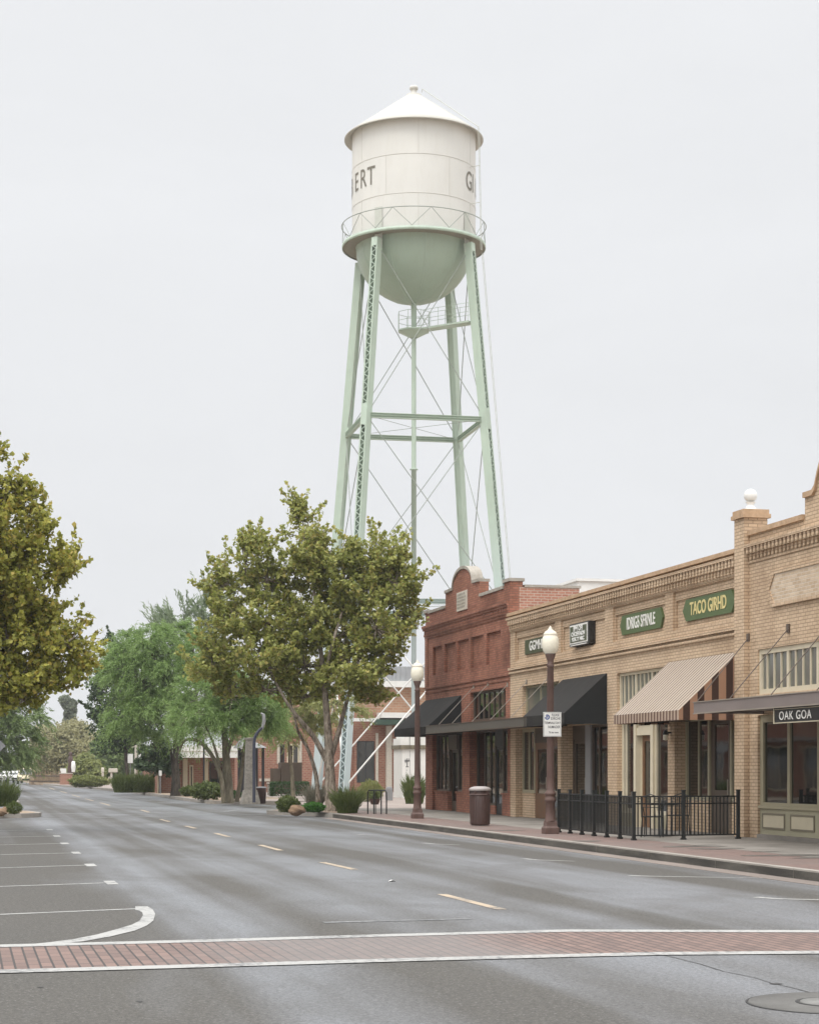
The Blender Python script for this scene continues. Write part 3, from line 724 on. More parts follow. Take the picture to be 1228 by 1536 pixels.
coping(mb, [(60.20,7.42),(57.36,7.42)], X0-.04, X0+.36, .10); coping(mb, [(57.36,7.60),(RY0-.04,7.60)], X0-.05, X0+.47, .10)
mb.box(X0+.475, X0+2.35, RY0-.03, RY0+.36, 7.42, 7.50)
mb.build('coping', M['coping'], red)
mb = MB()
mb.box(X0-.13, X0-.001, RY0, RY1+.1, 6.88, 6.98); mb.box(X0-.10, X0-.001, RY0, RY1+.08, 6.80, 6.878)
teeth(mb, RY0, RY1, 6.66, 6.798, .19, .10, X0-.08, X0-.001); mb.box(X0-.06, X0-.001, RY0, RY1+.06, 6.585, 6.658); mb.box(X0-.03, X0-.001, RY0, RY1+.04, 6.50, 6.583)
mb.box(X0-.05, X0-.001, RY0, RY1, 4.62, 4.70); mb.box(X0-.03, X0-.001, RY0, RY1, 4.47, 4.53)
mb.box(X0-.03, X0-.001, 67.3, RY1, 4.702, 6.498)
mb.build('cornice', M['red_brick'], red)
mb = MB(); mb.box(X0+.301, X0+14, RY0, RY0+.3, .15, 6.6); mb.box(X0+.301, X0+2.3, RY0, RY0+.3, 6.6, 7.42)
mb.box(X0+.301, X0+14, RY1-.3, RY1, .15, 7.0); mb.box(X0+13.7, X0+14, RY0+.3, RY1-.3, .15, 6.6)
mb.build('side_wall', M['red_brick_side'], red)
MB().box(X0+.31, X0+13.69, RY0+.31, RY1-.31, 6.2, 6.35).build('roof', M['roof_metal'], red)
q0, q1 = W(703,905)[0], W(686,915)[0]
pl = MB().box(X0-.05, X0-.001, 61.72, 63.05, 7.16-.02, 7.80).build('plaque', M['pale_stone'], red, bevel=.01); pl['label'] = 'pale stone plaque with worn relief'
mb = MB()
for i in range(5):
    yy = 62.95
    while yy > 61.9:
        w_ = random.uniform(.06, .16); mb.box(X0-.062, X0-.0505, yy-w_, yy, 7.68-i*.11, 7.68-i*.11+.06); yy -= w_+.04
mb.build('relief', M['coping'], pl)
# left bay of the red shop
x = X0+.10
for a, b in ((WY(667), A1), (A0, WY(680))):
    mb = MB(); mb.box(x, x+.2, a, b, .15, .80); mb.box(x-.04, x+.2, a, b, .80, .86); mb.build('stall_riser', M['red_brick'], red)
ya, yb = WY(667), A1
window(red, x+.06, ya, yb, .86, 2.95, .07, M['brown_frame'], M['glass'], [ya+(yb-ya)*.36, ya+(yb-ya)*.68], mw=.06)
window(red, x+.06, A0, WY(680), .86, 2.95, .07, M['brown_frame'], M['glass'], [A0+.45], mw=.06)
MB().box(x+.02, x+.10, WY(680), WY(667), 2.35, 2.95).build('door_header', M['brown_frame'], red)
door(red, x+.16, WY(680), WY(667), .16, 2.35, M['brown_frame'], M['glass'])
# right bay of the red shop
x = X0+.24
ywin, ydoor = WY(747)+.25, WY(735)
mb = MB(); mb.box(X0+.10, X0+.30, B0, ywin-.35, .15, .82); mb.box(X0+.06, X0+.30, B0, ywin-.35, .82, .88); mb.build('stall_riser', M['red_brick'], red); MB().box(x, x+.1, ywin+.95, B1, .15, .45).build('stall_riser', M['red_brick'], red)
window(red, X0+.12, B0, ywin-.35, .88, 2.95, .07, M['brown_frame'], M['glass'], [B0+.45], mw=.05)
window(red, x+.01, ywin+.95, B1, .45, 2.95, .07, M['brown_frame'], M['glass'], [ywin+1.6, ywin+2.3], mw=.06)
MB().box(X0+.215, x+.1, ywin-.36, ywin-.30, .15, 2.95).build('return', M['brown_frame'], red)
MB().box(x, x+.08, ywin-.30, ywin+.95, 2.4, 2.95).build('door_header', M['black_frame'], red)
door(red, x+.05, ywin-.30, ywin+.95, .16, 2.4, M['black_frame'], M['glass'])
w0, w1 = 57.15, 61.45
window(red, X0+.12, w0, w1, 3.27, 4.26, .07, M['brown_frame'], M['glass'], [w0+(w1-w0)*i/7 for i in range(1,7)], mw=.05)
awning(red, 62.58, 67.70, 15.60, 4.21, 3.12, 2.85, [M['black_canvas'], M['black_canvas'], M['black_canvas_side']], 'black awning over the end bay')
def canopy(parent, y0, y1, xf, z0, z1, mat, lip):
    mb = MB(); mb.box(xf, xf+.06, y0, y1, z0, z1); mb.box(xf+.06, X0-.002, y0, y0+.05, z0+.003, z1-.003); mb.box(xf+.06, X0-.002, y1-.05, y1, z0+.003, z1-.003)
    mb.box(xf+.06, X0-.002, y0+.05, y1-.05, z0+.06, z0+.12); mb.box(xf-.02, xf+.08, y0-.01, y1+.01, z1, z1+.02, 1); mb.box(xf-.02, xf, y0-.01, y1+.01, z0-.015, z0+.01, 1)
    return mb.build('canopy', [mat, lip], parent)
can = canopy(red, 50.9, 62.45, 15.5, 2.87, 3.12, M['canopy_metal'], M['rod'])
rods = [((658,1085),(705,1034.6)),((678,1083),(737,1028)),((708,1081),(759,1033)),((735,1077),(769,1024)),((765,1075),(800,1020))]
for (a, b), (c_, d_) in rods:
    mb = MB(); yy = WY(a, 15.53)
    q = (X0-.01, yy + (.15 if a < 700 else .35), 4.45 if a < 700 else 4.33)
    mb.tube([(15.53, yy, 3.15), q], .010, 6); mb.box(X0-.03, X0-.001, q[1]-.05, q[1]+.05, q[2]-.07, q[2]+.07); mb.build('tie_rod', M['rod_pale'], can)

# ---------------------------------------------------- tan brick building
TY0, TY1 = 38.72, 56.625
tan_ = thing('tan_brick_shops', 'long tan brick shop row with dentil cornice and four signs', 'building', (X0, (TY0+TY1)/2, .15))
bay1 = (WY(836), WY(773)); bay2 = (WY(911), WY(841)); bay3 = (43.07, WY(925)); bay4 = (38.74+.02, 42.62)
feats = [(bay1[0], bay1[1], .15, 2.9, .32, False), (bay2[0], bay2[1], .15, 2.9, .46, False), (bay3[0], bay3[1], .15, 3.0, .28, False), (bay4[0], bay4[1], .15, 2.9, .40, False),
         (WY(838), WY(783), 3.27, 4.21, .22, False), (43.2, WY(925), 3.15, 4.18, .18, False)]
for a, b in ((772,832),(841,907),(919,997),(1009,1105)):
    feats += [(WY(b), WY(a), 5.02, 5.95, .055, True), (WY(b)+.05, WY(a)-.07, 5.07, 5.74, .10, True)]
mb = MB(); wall(mb, X0, TY0, TY1, .15, 6.46, feats); mb.build('wall', M['tan_brick'], tan_)
mb = MB(); mb.box(X0-.16, X0-.001, TY0, TY1, 6.34, 6.40); mb.box(X0-.03, X0-.001, TY0, TY1, 6.40, 6.46)
teeth(mb, TY0+.02, TY1-.05, 6.17, 6.34, .19, .10, X0-.14, X0-.001); teeth(mb, TY0+.02, TY1-.05, 6.03, 6.168, .19, .08, X0-.085, X0-.001)
mb.box(X0-.03, X0-.001, TY0, TY1, 5.98, 6.028)
mb.box(X0-.085, X0-.001, TY0, TY1, 4.76, 4.83); mb.box(X0-.06, X0-.001, TY0, TY1, 4.64, 4.70)
mb.build('cornice', M['tan_brick'], tan_)
MB().box(X0-.13, X0+.34, TY0, TY1, 6.462, 6.56).build('coping', M['tan_cap'], tan_)
mb = MB(); mb.box(X0+.301, X0+16, TY1-.3, TY1, .15, 6.2); mb.box(X0+15.7, X0+16, TY0, TY1-.3, .15, 6.2); mb.build('side_wall', M['tan_brick'], tan_)
MB().box(X0+.31, X0+15.69, TY0+.01, TY1-.31, 5.6, 5.75).build('roof', M['roof_metal'], tan_)
# bay 1
x = X0+.22
yw0, yw1 = WY(802, x), bay1[1]
mb = MB(); mb.box(x, x+.1, yw0, yw1, .15, .86); mb.box(x-.03, x+.1, yw0, yw1, .86, .91); mb.build('stall_riser', M['tan_brick'], tan_)
window(tan_, x, yw0, yw1, .91, 2.9, .10, M['khaki'], M['glass'], [yw0+(yw1-yw0)*.5], mw=.08)
door(tan_, x+.02, yw0-1.35, yw0, .16, 2.45, M['wood_door'], M['glass'], .2, .75)
MB().box(x, x+.09, yw0-1.35, yw0, 2.45, 2.9).build('door_header', M['brown_frame'], tan_)
window(tan_, x, bay1[0], yw0-1.35, .16, 2.9, .08, M['brown_frame'], M['glass'])
window(tan_, X0+.12, WY(838), WY(783), 3.27, 4.21, .06, M['khaki'], M['grey_glass'], [WY(838)+1.0, WY(838)+2.2], mw=.04)
# bay 2
x = X0+.36
y0, y1 = bay2
door(tan_, x+.02, y1-1.25, y1-.1, .16, 2.5, M['brown_frame'], M['glass'], .12, .3); MB().box(x, x+.09, y1-1.25, y1-.1, 2.5, 2.9).build('door_header', M['brown_frame'], tan_)
MB().box(x, x+.09, y1-.1, y1, .16, 2.9).build('door_post', M['brown_frame'], tan_)
MB().box(x-.05, x+.1, y1-1.7, y1-1.25, .15, 2.9).build('pilaster', M['grey_paint'], tan_)
mb = MB(); mb.box(x, x+.1, y0, y1-1.7, .15, .6); mb.build('stall_riser', M['brown_frame'], tan_)
window(tan_, x, y0+.8, y1-1.7, .6, 2.9, .08, M['brown_frame'], M['glass'], [y0+1.75], mw=.06)
for a, b in ((.6, 1.2), (1.85, 2.9)): MB().box(x, x+.1, y0, y0+.8, a, b).build('infill', M['brown_frame'], tan_)
window(tan_, x, y0, y0+.8, 1.2, 1.85, .07, M['cream'], M['glass'])
# bay 3: cream shopfront
x = X0+.14
y0, y1 = bay3; d0, d1 = WY(982, x), WY(953, x)
for a, b in ((d1, y1), (y0, d0)): MB().box(x, x+.1, a, b, .15, .5).build('stall_riser', M['khaki'], tan_)
window(tan_, x, d1, y1, .5, 3.0, .13, M['cream'], M['glass'], [d1+.75], mw=.06)
window(tan_, x, y0, d0, .5, 3.0, .10, M['cream'], M['glass'])
mb = MB(); mb.box(x-.06, x+.1, d0, d0+.18, .15, 3.0); mb.box(x-.06, x+.1, d1-.16, d1-.001, .15, 3.0); mb.box(x-.03, x+.1, d0+.18, d1-.16, 2.52, 2.72)
mb.build('door_frame', M['cream'], tan_)
window(tan_, x+.01, d0+.18, d1-.16, 2.72, 3.0, .05, M['cream'], M['glass'])
for a in (d1-.22, d0+.18): MB().box(x+.1, x+.16, a, a+.06, .15, 2.52).build('door_reveal', M['cream'], tan_)
door(tan_, x+.10, d0+.24, d1-.22, .16, 2.52, M['wood_door'], M['glass'], .15, .6)
ys_ = [43.2 + (y1-43.2)*i/12 for i in range(1, 12)]
w = window(tan_, X0+.08, 43.2, y1, 3.15, 4.18, .08, M['cream'], M['grey_glass'], [v for i, v in enumerate(ys_) if (i+1) % 4 == 0], mw=.10)
for i, v in enumerate(ys_):
    if (i+1) % 4: MB().box(X0+.095, X0+.13, v-.014, v+.014, 3.23, 4.10).build('muntin', M['cream'], w)
# bay 4
x = X0+.28
y0, y1 = bay4
for a, b in ((y0, y0+1.15), (y1-1.5, y1)): MB().box(x, x+.1, a, b, .15, .9).build('stall_riser', M['tan_brick'], tan_)
window(tan_, x, y0, y0+1.15, .9, 2.9, .10, M['khaki'], M['glass']); window(tan_, x, y1-1.5, y1, .9, 2.9, .10, M['khaki'], M['glass'], [y1-.8], mw=.05)
door(tan_, x+.05, y0+1.15, y1-1.5, .16, 2.9, M['brown_frame'], M['glass'], .2, 1.0)
la = thing('wall_lantern', 'small black wall lantern with white glass on the slim brick pier', 'lantern', (X0-.12, 42.85, 2.4)); c = Vector((X0-.14, 42.85, 2.35))
MB().lathe([(0,.26),(.04,.25),(.075,.16),(.075,.14)], c, 12).build('hood', M['black'], la); MB().lathe([(.06,.139),(.065,.02),(.0,.0)], c, 12).build('globe', M['lamp_globe'], la)
MB().box(X0-.10, X0-.001, 42.83, 42.87, 2.52, 2.56).build('bracket', M['black'], la)
awning(tan_, 47.50, 51.30, 15.60, 4.22, 3.14, 2.86, [M['black_canvas'], M['black_canvas'], M['black_canvas_side']], 'black awning beside the lamp post')
awning(tan_, 38.76, 42.98, 15.38, 4.26, 2.95, 2.74, [M['str_top'], M['str_val'], M['str_side']], 'brown and cream striped awning')
txt = thing('vertical_letters', 'tiny black letters running down the tan pier behind the lamp post', 'lettering', (X0, WY(834.5), 1.7))
for i, ch in enumerate('TICLER'): text_into(txt, ch, .17, (X0-.012, WY(835), 1.72-i*.13), '-x', M['black'], 'letter')

# ---------------------------------------------------- tan corner building
CY0, CY1 = 24.0, 38.70
cor = thing('tan_corner_building', 'tan brick building with raised pier, lozenge panel and steel canopy', 'building', (X0, (CY0+CY1)/2, .15))
PW = 38.16                        # pier spans PW..CY1
SW = 37.74
mb = MB()
feats = [(25.0, SW, .15, 2.82, .16, False), (25.0, SW, 3.27, 4.25, .16, False)]
wall(mb, X0, CY0, PW, .15, 6.78, feats); mb.build('wall', M['tan_brick'], cor)
mb = MB(); mb.box(X0-.13, X0+.42, PW+.001, CY1, .15, 7.18); mb.build('corner_pier', M['tan_brick'], cor)
mb = MB(); mb.box(X0-.19, X0+.48, PW-.06, CY1+.06, 7.182, 7.27); mb.box(X0-.16, X0+.45, PW-.03, CY1+.03, 7.27, 7.37); cap = mb.build('pier_cap', M['tan_cap'], cor)
bc = (X0+.14, (PW+CY1)/2, 7.371)
mb = MB(); mb.box(bc[0]-.17, bc[0]+.17, bc[1]-.17, bc[1]+.17, 7.371, 7.40)
mb.lathe([(.15,.03),(.10,.07),(.075,.13),(.09,.17),(.12,.19)], bc, 20)
mb.lathe([(.148*sin(pi*i/14)+1e-4, .335-.148*cos(pi*i/14)) for i in range(15)], bc, 24)
mb.build('ball_finial', M['white'], cap)
mb = MB(); mb.box(X0-.16, X0-.001, CY0, PW, 6.50, 6.57); teeth(mb, CY0+.02, PW-.02, 6.36, 6.50, .19, .10, X0-.14, X0-.001); teeth(mb, CY0+.02, PW-.02, 6.24, 6.358, .19, .085, X0-.065, X0-.001)
mb.box(X0-.03, X0-.001, CY0, PW, 6.17, 6.20); mb.box(X0-.02, X0-.001, CY0, PW, 6.20, 6.238)
mb.build('cornice', M['tan_brick'], cor)
# parapet with a stepped and scrolled gable
SA = 35.39; gy = 31.6
top = [(SA,7.22),(34.98,7.22),(34.86,7.30),(34.74,7.55),(34.55,7.85),(34.2,8.1),(33.6,8.3)] + [(gy + (33.3-gy)*cos(a), 8.35 + .8*sin(a)) for a in [pi*i/12 for i in range(13)]]
top += [(2*gy-y, z) for y, z in [(33.6,8.3),(34.2,8.1),(34.55,7.85),(34.74,7.55),(34.86,7.30),(34.98,7.22),(SA,7.22)]]
mb = MB(); mb.prism_x([(SA,6.78),*top,(2*gy-SA,6.78)], X0, X0+.32); mb.build('gable', M['tan_brick'], cor)
mb = MB(); coping(mb, top, X0-.06, X0+.38, .11); coping(mb, [(PW,6.78),(SA+.03,6.78)], X0-.06, X0+.38, .11); coping(mb, [(2*gy-SA-.03,6.78),(CY0-.05,6.78)], X0-.06, X0+.38, .11)
mb.build('coping', M['tan_cap'], cor)
yl = W(1157,880)[0]
loz = [(yl,5.48),(yl-.25,5.80),(gy-(yl-gy)+.25,5.80),(2*gy-yl,5.48),(2*gy-yl+.25,5.17),(yl-.25,5.17)]
mb = MB(); mb.prism_x(loz, X0-.04, X0-.001); 
def lift(l, e): return [(gy+(y-gy)*(1+e*.12), 5.48+(z-5.48)*(1+e)) for y, z in l]
lz = mb.build('name_panel', M['name_brick'], cor)
mb = MB(); lo = lift(loz, .22); n = 6
for i in range(n):
    a, b, c_, d_ = lo[i], lo[(i+1) % n], loz[(i+1) % n], loz[i]
    mb.prism_x([a, b, c_, d_], X0-.065, X0-.0015)
mb.build('border', M['tan_brick'], lz)
mb = MB(); mb.box(X0+.301, X0+16, CY0, CY0+.3, .15, 6.6); mb.box(X0+15.7, X0+16, CY0+.3, CY1, .15, 6.6); mb.box(X0+.43, X0+15.7, CY1-.31, CY1-.01, 5.0, 6.6); mb.build('side_wall', M['tan_brick'], cor)
MB().box(X0+.33, X0+15.69, CY0+.31, CY1-.32, 5.7, 5.85).build('roof', M['roof_metal'], cor)
MB().box(X0-.02, X0+.16, 25.0, SW-.001, .15, .24).build('plinth', M['concrete'], cor)
# shopfront: bulkhead, windows, transoms
x = X0+.06
n = 9; seg = (SW-25.0)/n
mb = MB(); mb.box(x, x+.1, 25.0, SW, .24, .80)
mb.build('bulkhead', M['panel_green'], cor)
mb = MB(); pm = MB(); 
for i in range(n):
    a = 25.0+seg*i+.14; b = a+seg-.28
    mb.box(x-.022, x-.001, a, b, .36, .40); mb.box(x-.022, x-.001, a, b, .66, .70); mb.box(x-.022, x-.001, a, a+.04, .40, .66); mb.box(x-.022, x-.001, b-.04, b, .40, .66)
    pm.box(x-.012, x-.001, a+.04, b-.04, .40, .66)
mb.build('panel_moulding', M['panel_trim'], cor); pm.build('bulkhead_panel', M['panel_cream'], cor)
MB().box(x-.05, x+.12, 25.0, SW, .801, .86).build('sill', M['khaki'], cor)
window(cor, x, 25.0, SW, .861, 2.82, .16, M['khaki'], M['glass'], [SW-seg*i for i in range(1, n)], mw=.13, fb=.07)
tw_ = window(cor, X0+.04, 25.0, SW, 3.27, 4.25, .11, M['cream'], M['grey_glass'], [SW-seg*i for i in range(1, n)], mw=.10)
for i in range(n):
    for j in range(1, 4):
        v = SW-seg*(i+j/4); MB().box(X0+.055, X0+.09, v-.015, v+.015, 3.38, 4.14).build('muntin', M['cream'], tw_)
CXF = 15.2
can = canopy(cor, 24.5, 37.45, CXF, 2.84, 3.07, M['canopy_brown'], M['rod_pale'])
mb = MB()
for yy, zt in ((37.35, 4.52), (35.6, 4.60), (33.6, 4.60), (31.6, 4.6), (29.6, 4.6), (27.6, 4.6)):
    mb = MB(); mb.tube([(CXF+.04, yy, 3.1), (X0-.01 if yy < 37 else X0-.14, yy+.55, zt)], .011, 6); xx = X0 if yy < 37 else X0-.13
    mb.box(xx-.04, xx-.001, yy+.49, yy+.61, zt-.09, zt+.09); mb.build('tie_rod', M['rod'], can)
# hanging sign under the canopy
sy1, sy0 = W(1156, 1070, CXF)[0], 30.75
hs_ = thing('hanging_sign', 'black sign with pale border and OAK GOA lettering under brown canopy', 'sign', (CXF+.08, (sy0+sy1)/2, 2.54))
MB().box(CXF+.06, CXF+.11, sy0, sy1, 2.53, 2.83).build('board', M['black'], hs_)
mb = MB(); a, b, zl, zh = sy0, sy1, 2.53, 2.825
mb.box(CXF+.05, CXF+.0595, a, b, zl, zl+.018); mb.box(CXF+.05, CXF+.0595, a, b, zh-.03, zh-.018); mb.box(CXF+.05, CXF+.0595, a, a+.018, zl+.018, zh-.03); mb.box(CXF+.05, CXF+.0595, b-.03, b, zl+.018, zh-.03)
mb.box(CXF+.06, CXF+.13, b, b+.035, zl, zh+.01)
mb.build('border', M['panel_cream'], hs_)
text_into(hs_, 'OAK GOA', .235, (CXF+.052, sy1-.25, 2.665), '-x', M['white_letters'], sx=1.2, align='LEFT', depth=.004, spacing=1.12)
# flat signs on the facade
def sign(label, y0, y1, z0, z1, mat, text, tm, size, sx, ends=.1, bold=0, th=.06, xw=X0+.10):
    t = thing('shop_sign', label, 'sign', (xw-.03, (y0+y1)/2, z0))
    zc = (z0+z1)/2; e = ends
    o = [(y1-e, z1), (y0+e, z1), (y0, zc), (y0+e, z0), (y1-e, z0), (y1, zc)] if e else [(y1, z1), (y0, z1), (y0, z0), (y1, z0)]
    MB().prism_x(o, xw-th, xw-.001).build('board', mat, t)
    lines = text.split('\n')
    for i, s_ in enumerate(lines):
        text_into(t, s_, size, (xw-th-.004, (y0+y1)/2, zc + (len(lines)-1)*size*.5 - i*size*1.0), '-x', tm, sx=sx, bold=bold, depth=.006)
    return t
sign('dark green sign with white GGMHP letters behind the lamp globe', 52.1, 55.18, 5.18, 5.62, M['sign_green_dk'], 'GGMHP.1O', M['white_letters'], .40, 1.05, 0, .007)
sign('olive green sign with white IDRIG5 SFRNLE letters', 43.52, 46.60, 5.17, 5.68, M['sign_green'], 'IDRIG5 SFRNLE', M['white_letters'], .43, .72, .16, .007)
sign('long green sign with gold TACO GIRHD letters', 39.05, 42.2, 5.19, 5.71, M['sign_green'], 'TACO GIRHD', M['gold'], .43, .83, .22, .007)
s2 = thing('marquee_sign', 'boxed black marquee sign with white panel and three text lines', 'sign', (X0-.15, 49.5, 5.12)); xw = X0+.098
MB().box(xw-.20, xw, 48.72, 50.40, 5.10, 5.74).build('box', M['black'], s2, bevel=.015)
MB().box(xw-.215, xw-.201, 48.80, 50.33, 5.17, 5.70).build('panel', M['white_letters'], s2)
MB().box(xw-.225, xw-.216, 48.86, 50.27, 5.21, 5.655).build('face', M['sign_green_dk'], s2)
for i, (s_, sz) in enumerate((('IPM OFI', .19), ('CHCEFRADN', .16), ('POR.TY NRC', .15))): text_into(s2, s_, sz, (xw-.228, 49.565, 5.575-i*.145), '-x', M['white'], sx=1.25, depth=.003, bold=.006)
MB().box(xw-.24, xw-.201, 48.85, 50.2, 5.115, 5.14).build('ledge', M['white'], s2)
# white box building behind the parapet
wb = thing('white_rooftop_building', 'plain white building rising behind the tan parapet', 'building', (26, 72, .13))
c = P(900, 1000, 88); MB().box(c.x-1.1, c.x+9, c.y, c.y+8, .13, 10.5).build('wall', M['white'], wb); MB().box(c.x-1.2, c.x+9.1, c.y-.1, c.y+8.1, 10.5, 10.62).build('coping', M['white'], wb)

# ================================================================== STREET FURNITURE
def lamp(label, loc):
    t = thing('street_lamp', label, 'street lamp', loc, 'globe street lamps on the sidewalk'); c = Vector(loc)
    mb = MB(); mb.lathe([(0,0),(.235,0),(.235,.14),(.19,.18),(.17,.30),(0,.30)], c, 4, smooth=False, a0=pi/4)
    mb.build('base', M['lamp_post'], t, bevel=.012)
    mb = MB(); mb.lathe([(.135,.301),(.12,.36),(.112,.74),(.135,.76),(.135,.81),(.112,.84),(.112,.89),(.13,.91),(.13,.95),(.088,1.0),(.082,1.3),(.068,3.86),(.085,3.88),(.085,3.92),(.07,3.95),(.075,4.02),(.12,4.14),(.125,4.2),(.0,4.2)], c, 16)
    for k_ in range(12):
        a = 2*pi*k_/12; mb.tube([(c.x+.084*cos(a), c.y+.084*sin(a), c.z+1.02), (c.x+.070*cos(a), c.y+.070*sin(a), c.z+3.85)], .008, 4, cap=False)
    mb.build('post', M['lamp_post'], t)
    MB().lathe([(.125,4.18),(.165,4.235),(.192,4.32),(.20,4.42),(.188,4.53),(.160,4.60)], c, 28).build('globe', M['lamp_globe'], t)
    MB().lathe([(.162,4.598),(.17,4.615),(.15,4.66),(.095,4.715),(.06,4.725),(.062,4.75),(.035,4.77),(.035,4.79),(.0,4.83)], c, 20).build('finial', M['lamp_cap'], t)
    return t
L1 = Vector((13.24, 41.36, .15)); L2 = Vector((13.42, 55.14, .15))
lamp('tall brown lamp post with white globe and a parking sign on it', L1)
l2 = lamp('brown globe lamp post beside the black awning, no sign', L2)
ps = thing('parking_sign', 'small white sign with blue round emblem on the lamp post', 'sign', (L1.x+.02, L1.y-.11, 2.4))
sx0, sx1, sz0, sz1 = L1.x-.205, L1.x+.235, 2.40, 2.97; yy = L1.y-.10
MB().box(sx0, sx1, yy-.006, yy, sz0, sz1).build('board', M['white'], ps, bevel=.003)
mb = MB(); e = .012
for a, b, c_, d_ in ((sx0+e, sx1-e, sz0+e, sz0+e+.006), (sx0+e, sx1-e, sz1-e-.006, sz1-e), (sx0+e, sx0+e+.006, sz0+e+.006, sz1-e-.006), (sx1-e-.006, sx1-e, sz0+e+.006, sz1-e-.006)): mb.box(a, b, yy-.009, yy-.0065, c_, d_)
mb.build('border', M['dark_letters'], ps)
mb = MB(); ec = (sx0+.095, yy-.0075, sz1-.115)
for i in range(28):
    a0_, a1_ = 2*pi*(i/28)+.3, 2*pi*((i+1)/28)+.3
    if 9 <= i <= 12: continue
    ro = .062; ri = .034 if i % 7 else .02
    mb.add([(ec[0]+r*cos(a), ec[1], ec[2]+r*sin(a)) for r, a in ((ri,a0_),(ro,a0_),(ro,a1_),(ri,a1_))], [(0,1,2,3)])
mb.box(ec[0]-.028, ec[0]+.012, yy-.0085, yy-.0068, ec[2]-.012, ec[2]+.022); mb.build('emblem', M['blue'], ps)
for s_, sz, xx, zz in (('FLEASE', .085, .075, .07), ('EXRCHE', .085, .075, .15), ('TERMNALE DAY', .075, .0, .25), ('NUMADER', .085, .04, .345), ('Tic bar mwm', .06, .03, .47)):
    text_into(ps, s_, sz, ((sx0+sx1)/2+xx, yy-.0072, sz1-zz), '-y', M['dark_letters'], sx=.72, depth=.001, bold=.001)
MB().box(L1.x-.05, L1.x+.05, yy+.001, yy+.05, 2.5, 2.54).build('clamp', M['grey_paint'], ps)

tc = Vector((13.29, 47.6, .15)); t = thing('litter_bin', 'round brown slatted litter bin with grey domed lid on the sidewalk', 'litter bin', tc)
mb = MB(); mb.lathe([(0,.02),(.235,.02),(.25,.05),(.262,.80),(.24,.82),(.22,.80)], tc, 32); mb.build('drum', M['bin_brown'], t)
mb = MB()
for i in range(30):
    a = 2*pi*i/30; mb.bar((tc.x+.258*cos(a), tc.y+.258*sin(a), tc.z+.05), (tc.x+.27*cos(a), tc.y+.27*sin(a), tc.z+.79), .03, .012, up=(cos(a), sin(a), 0))
mb.build('slats', M['bin_brown'], t)
mb = MB(); mb.lathe([(.275,.80),(.285,.81),(.285,.84),(.26,.85),(.24,.86),(.24,.93)], tc, 32); mb.build('collar', M['bin_brown'], t)
MB().lathe([(.285,.93),(.295,.95),(.29,.985),(.24,1.02),(.14,1.045),(0,1.05)], tc, 32).build('lid', M['bin_lid'], t)
mb = MB()
for i in range(5):
    a = 2*pi*i/5+.2; mb.box(tc.x+.25*cos(a)-.03, tc.x+.25*cos(a)+.03, tc.y+.25*sin(a)-.03, tc.y+.25*sin(a)+.03, tc.z+.845, tc.z+.94)
mb.build('lid_posts', M['bin_brown'], t)

# iron patio fence
FX, FY0, FY1 = 13.72, 37.12, 42.2
fe = thing('patio_fence', 'black iron railing around the patio under the striped awning', 'fence', (FX, FY0, .15))
def post(x, y, h=1.0):
    mb = MB(); mb.box(x-.034, x+.034, y-.034, y+.034, .15, .15+h); mb.box(x-.04, x+.04, y-.04, y+.04, .15+h, .15+h+.03); mb.box(x-.05, x+.05, y-.05, y+.05, .15, .19); mb.build('post', M['iron'], fe)
def panel(a, b, pitch=.088):
    a, b = Vector(a), Vector(b); n_ = int((b-a).length/pitch); mb = MB(); t_ = (b-a).normalized()
    for z in (.25, .92, 1.07): mb.bar((a.x, a.y, z), (b.x, b.y, z), .03, .03)
    for i in range(1, n_):
        p = a + (b-a)*i/n_; mb.bar((p.x, p.y, .265), (p.x, p.y, 1.055), .022, .022, up=(1,0,0))
        if i % 2:
            q = a + (b-a)*(i+1)/n_; r_ = (b-a).length/n_*.42
            cpts = [((p+q)/2)*1 + t_*(r_*cos(g)) + Vector((0,0,.995+r_*1.0*sin(g))) for g in [2*pi*j/10 for j in range(11)]]
            mb.tube([Vector((v.x, v.y, v.z)) for v in cpts], .006, 4, cap=False)
    mb.build('railing_panel', M['iron'], fe)
pts = [(FX, FY1 - (FY1-FY0)*i/6, 0) for i in range(7)]
for p in pts: post(p[0], p[1])
for a, b in zip(pts, pts[1:]): panel(a, b)
pr = [(FX, FY0, 0), (14.85, 37.16, 0), (16.18, 37.36, 0)]
for p in pr[1:]: post(p[0], p[1], 1.03)
for a, b in zip(pr, pr[1:]): panel(a, b)
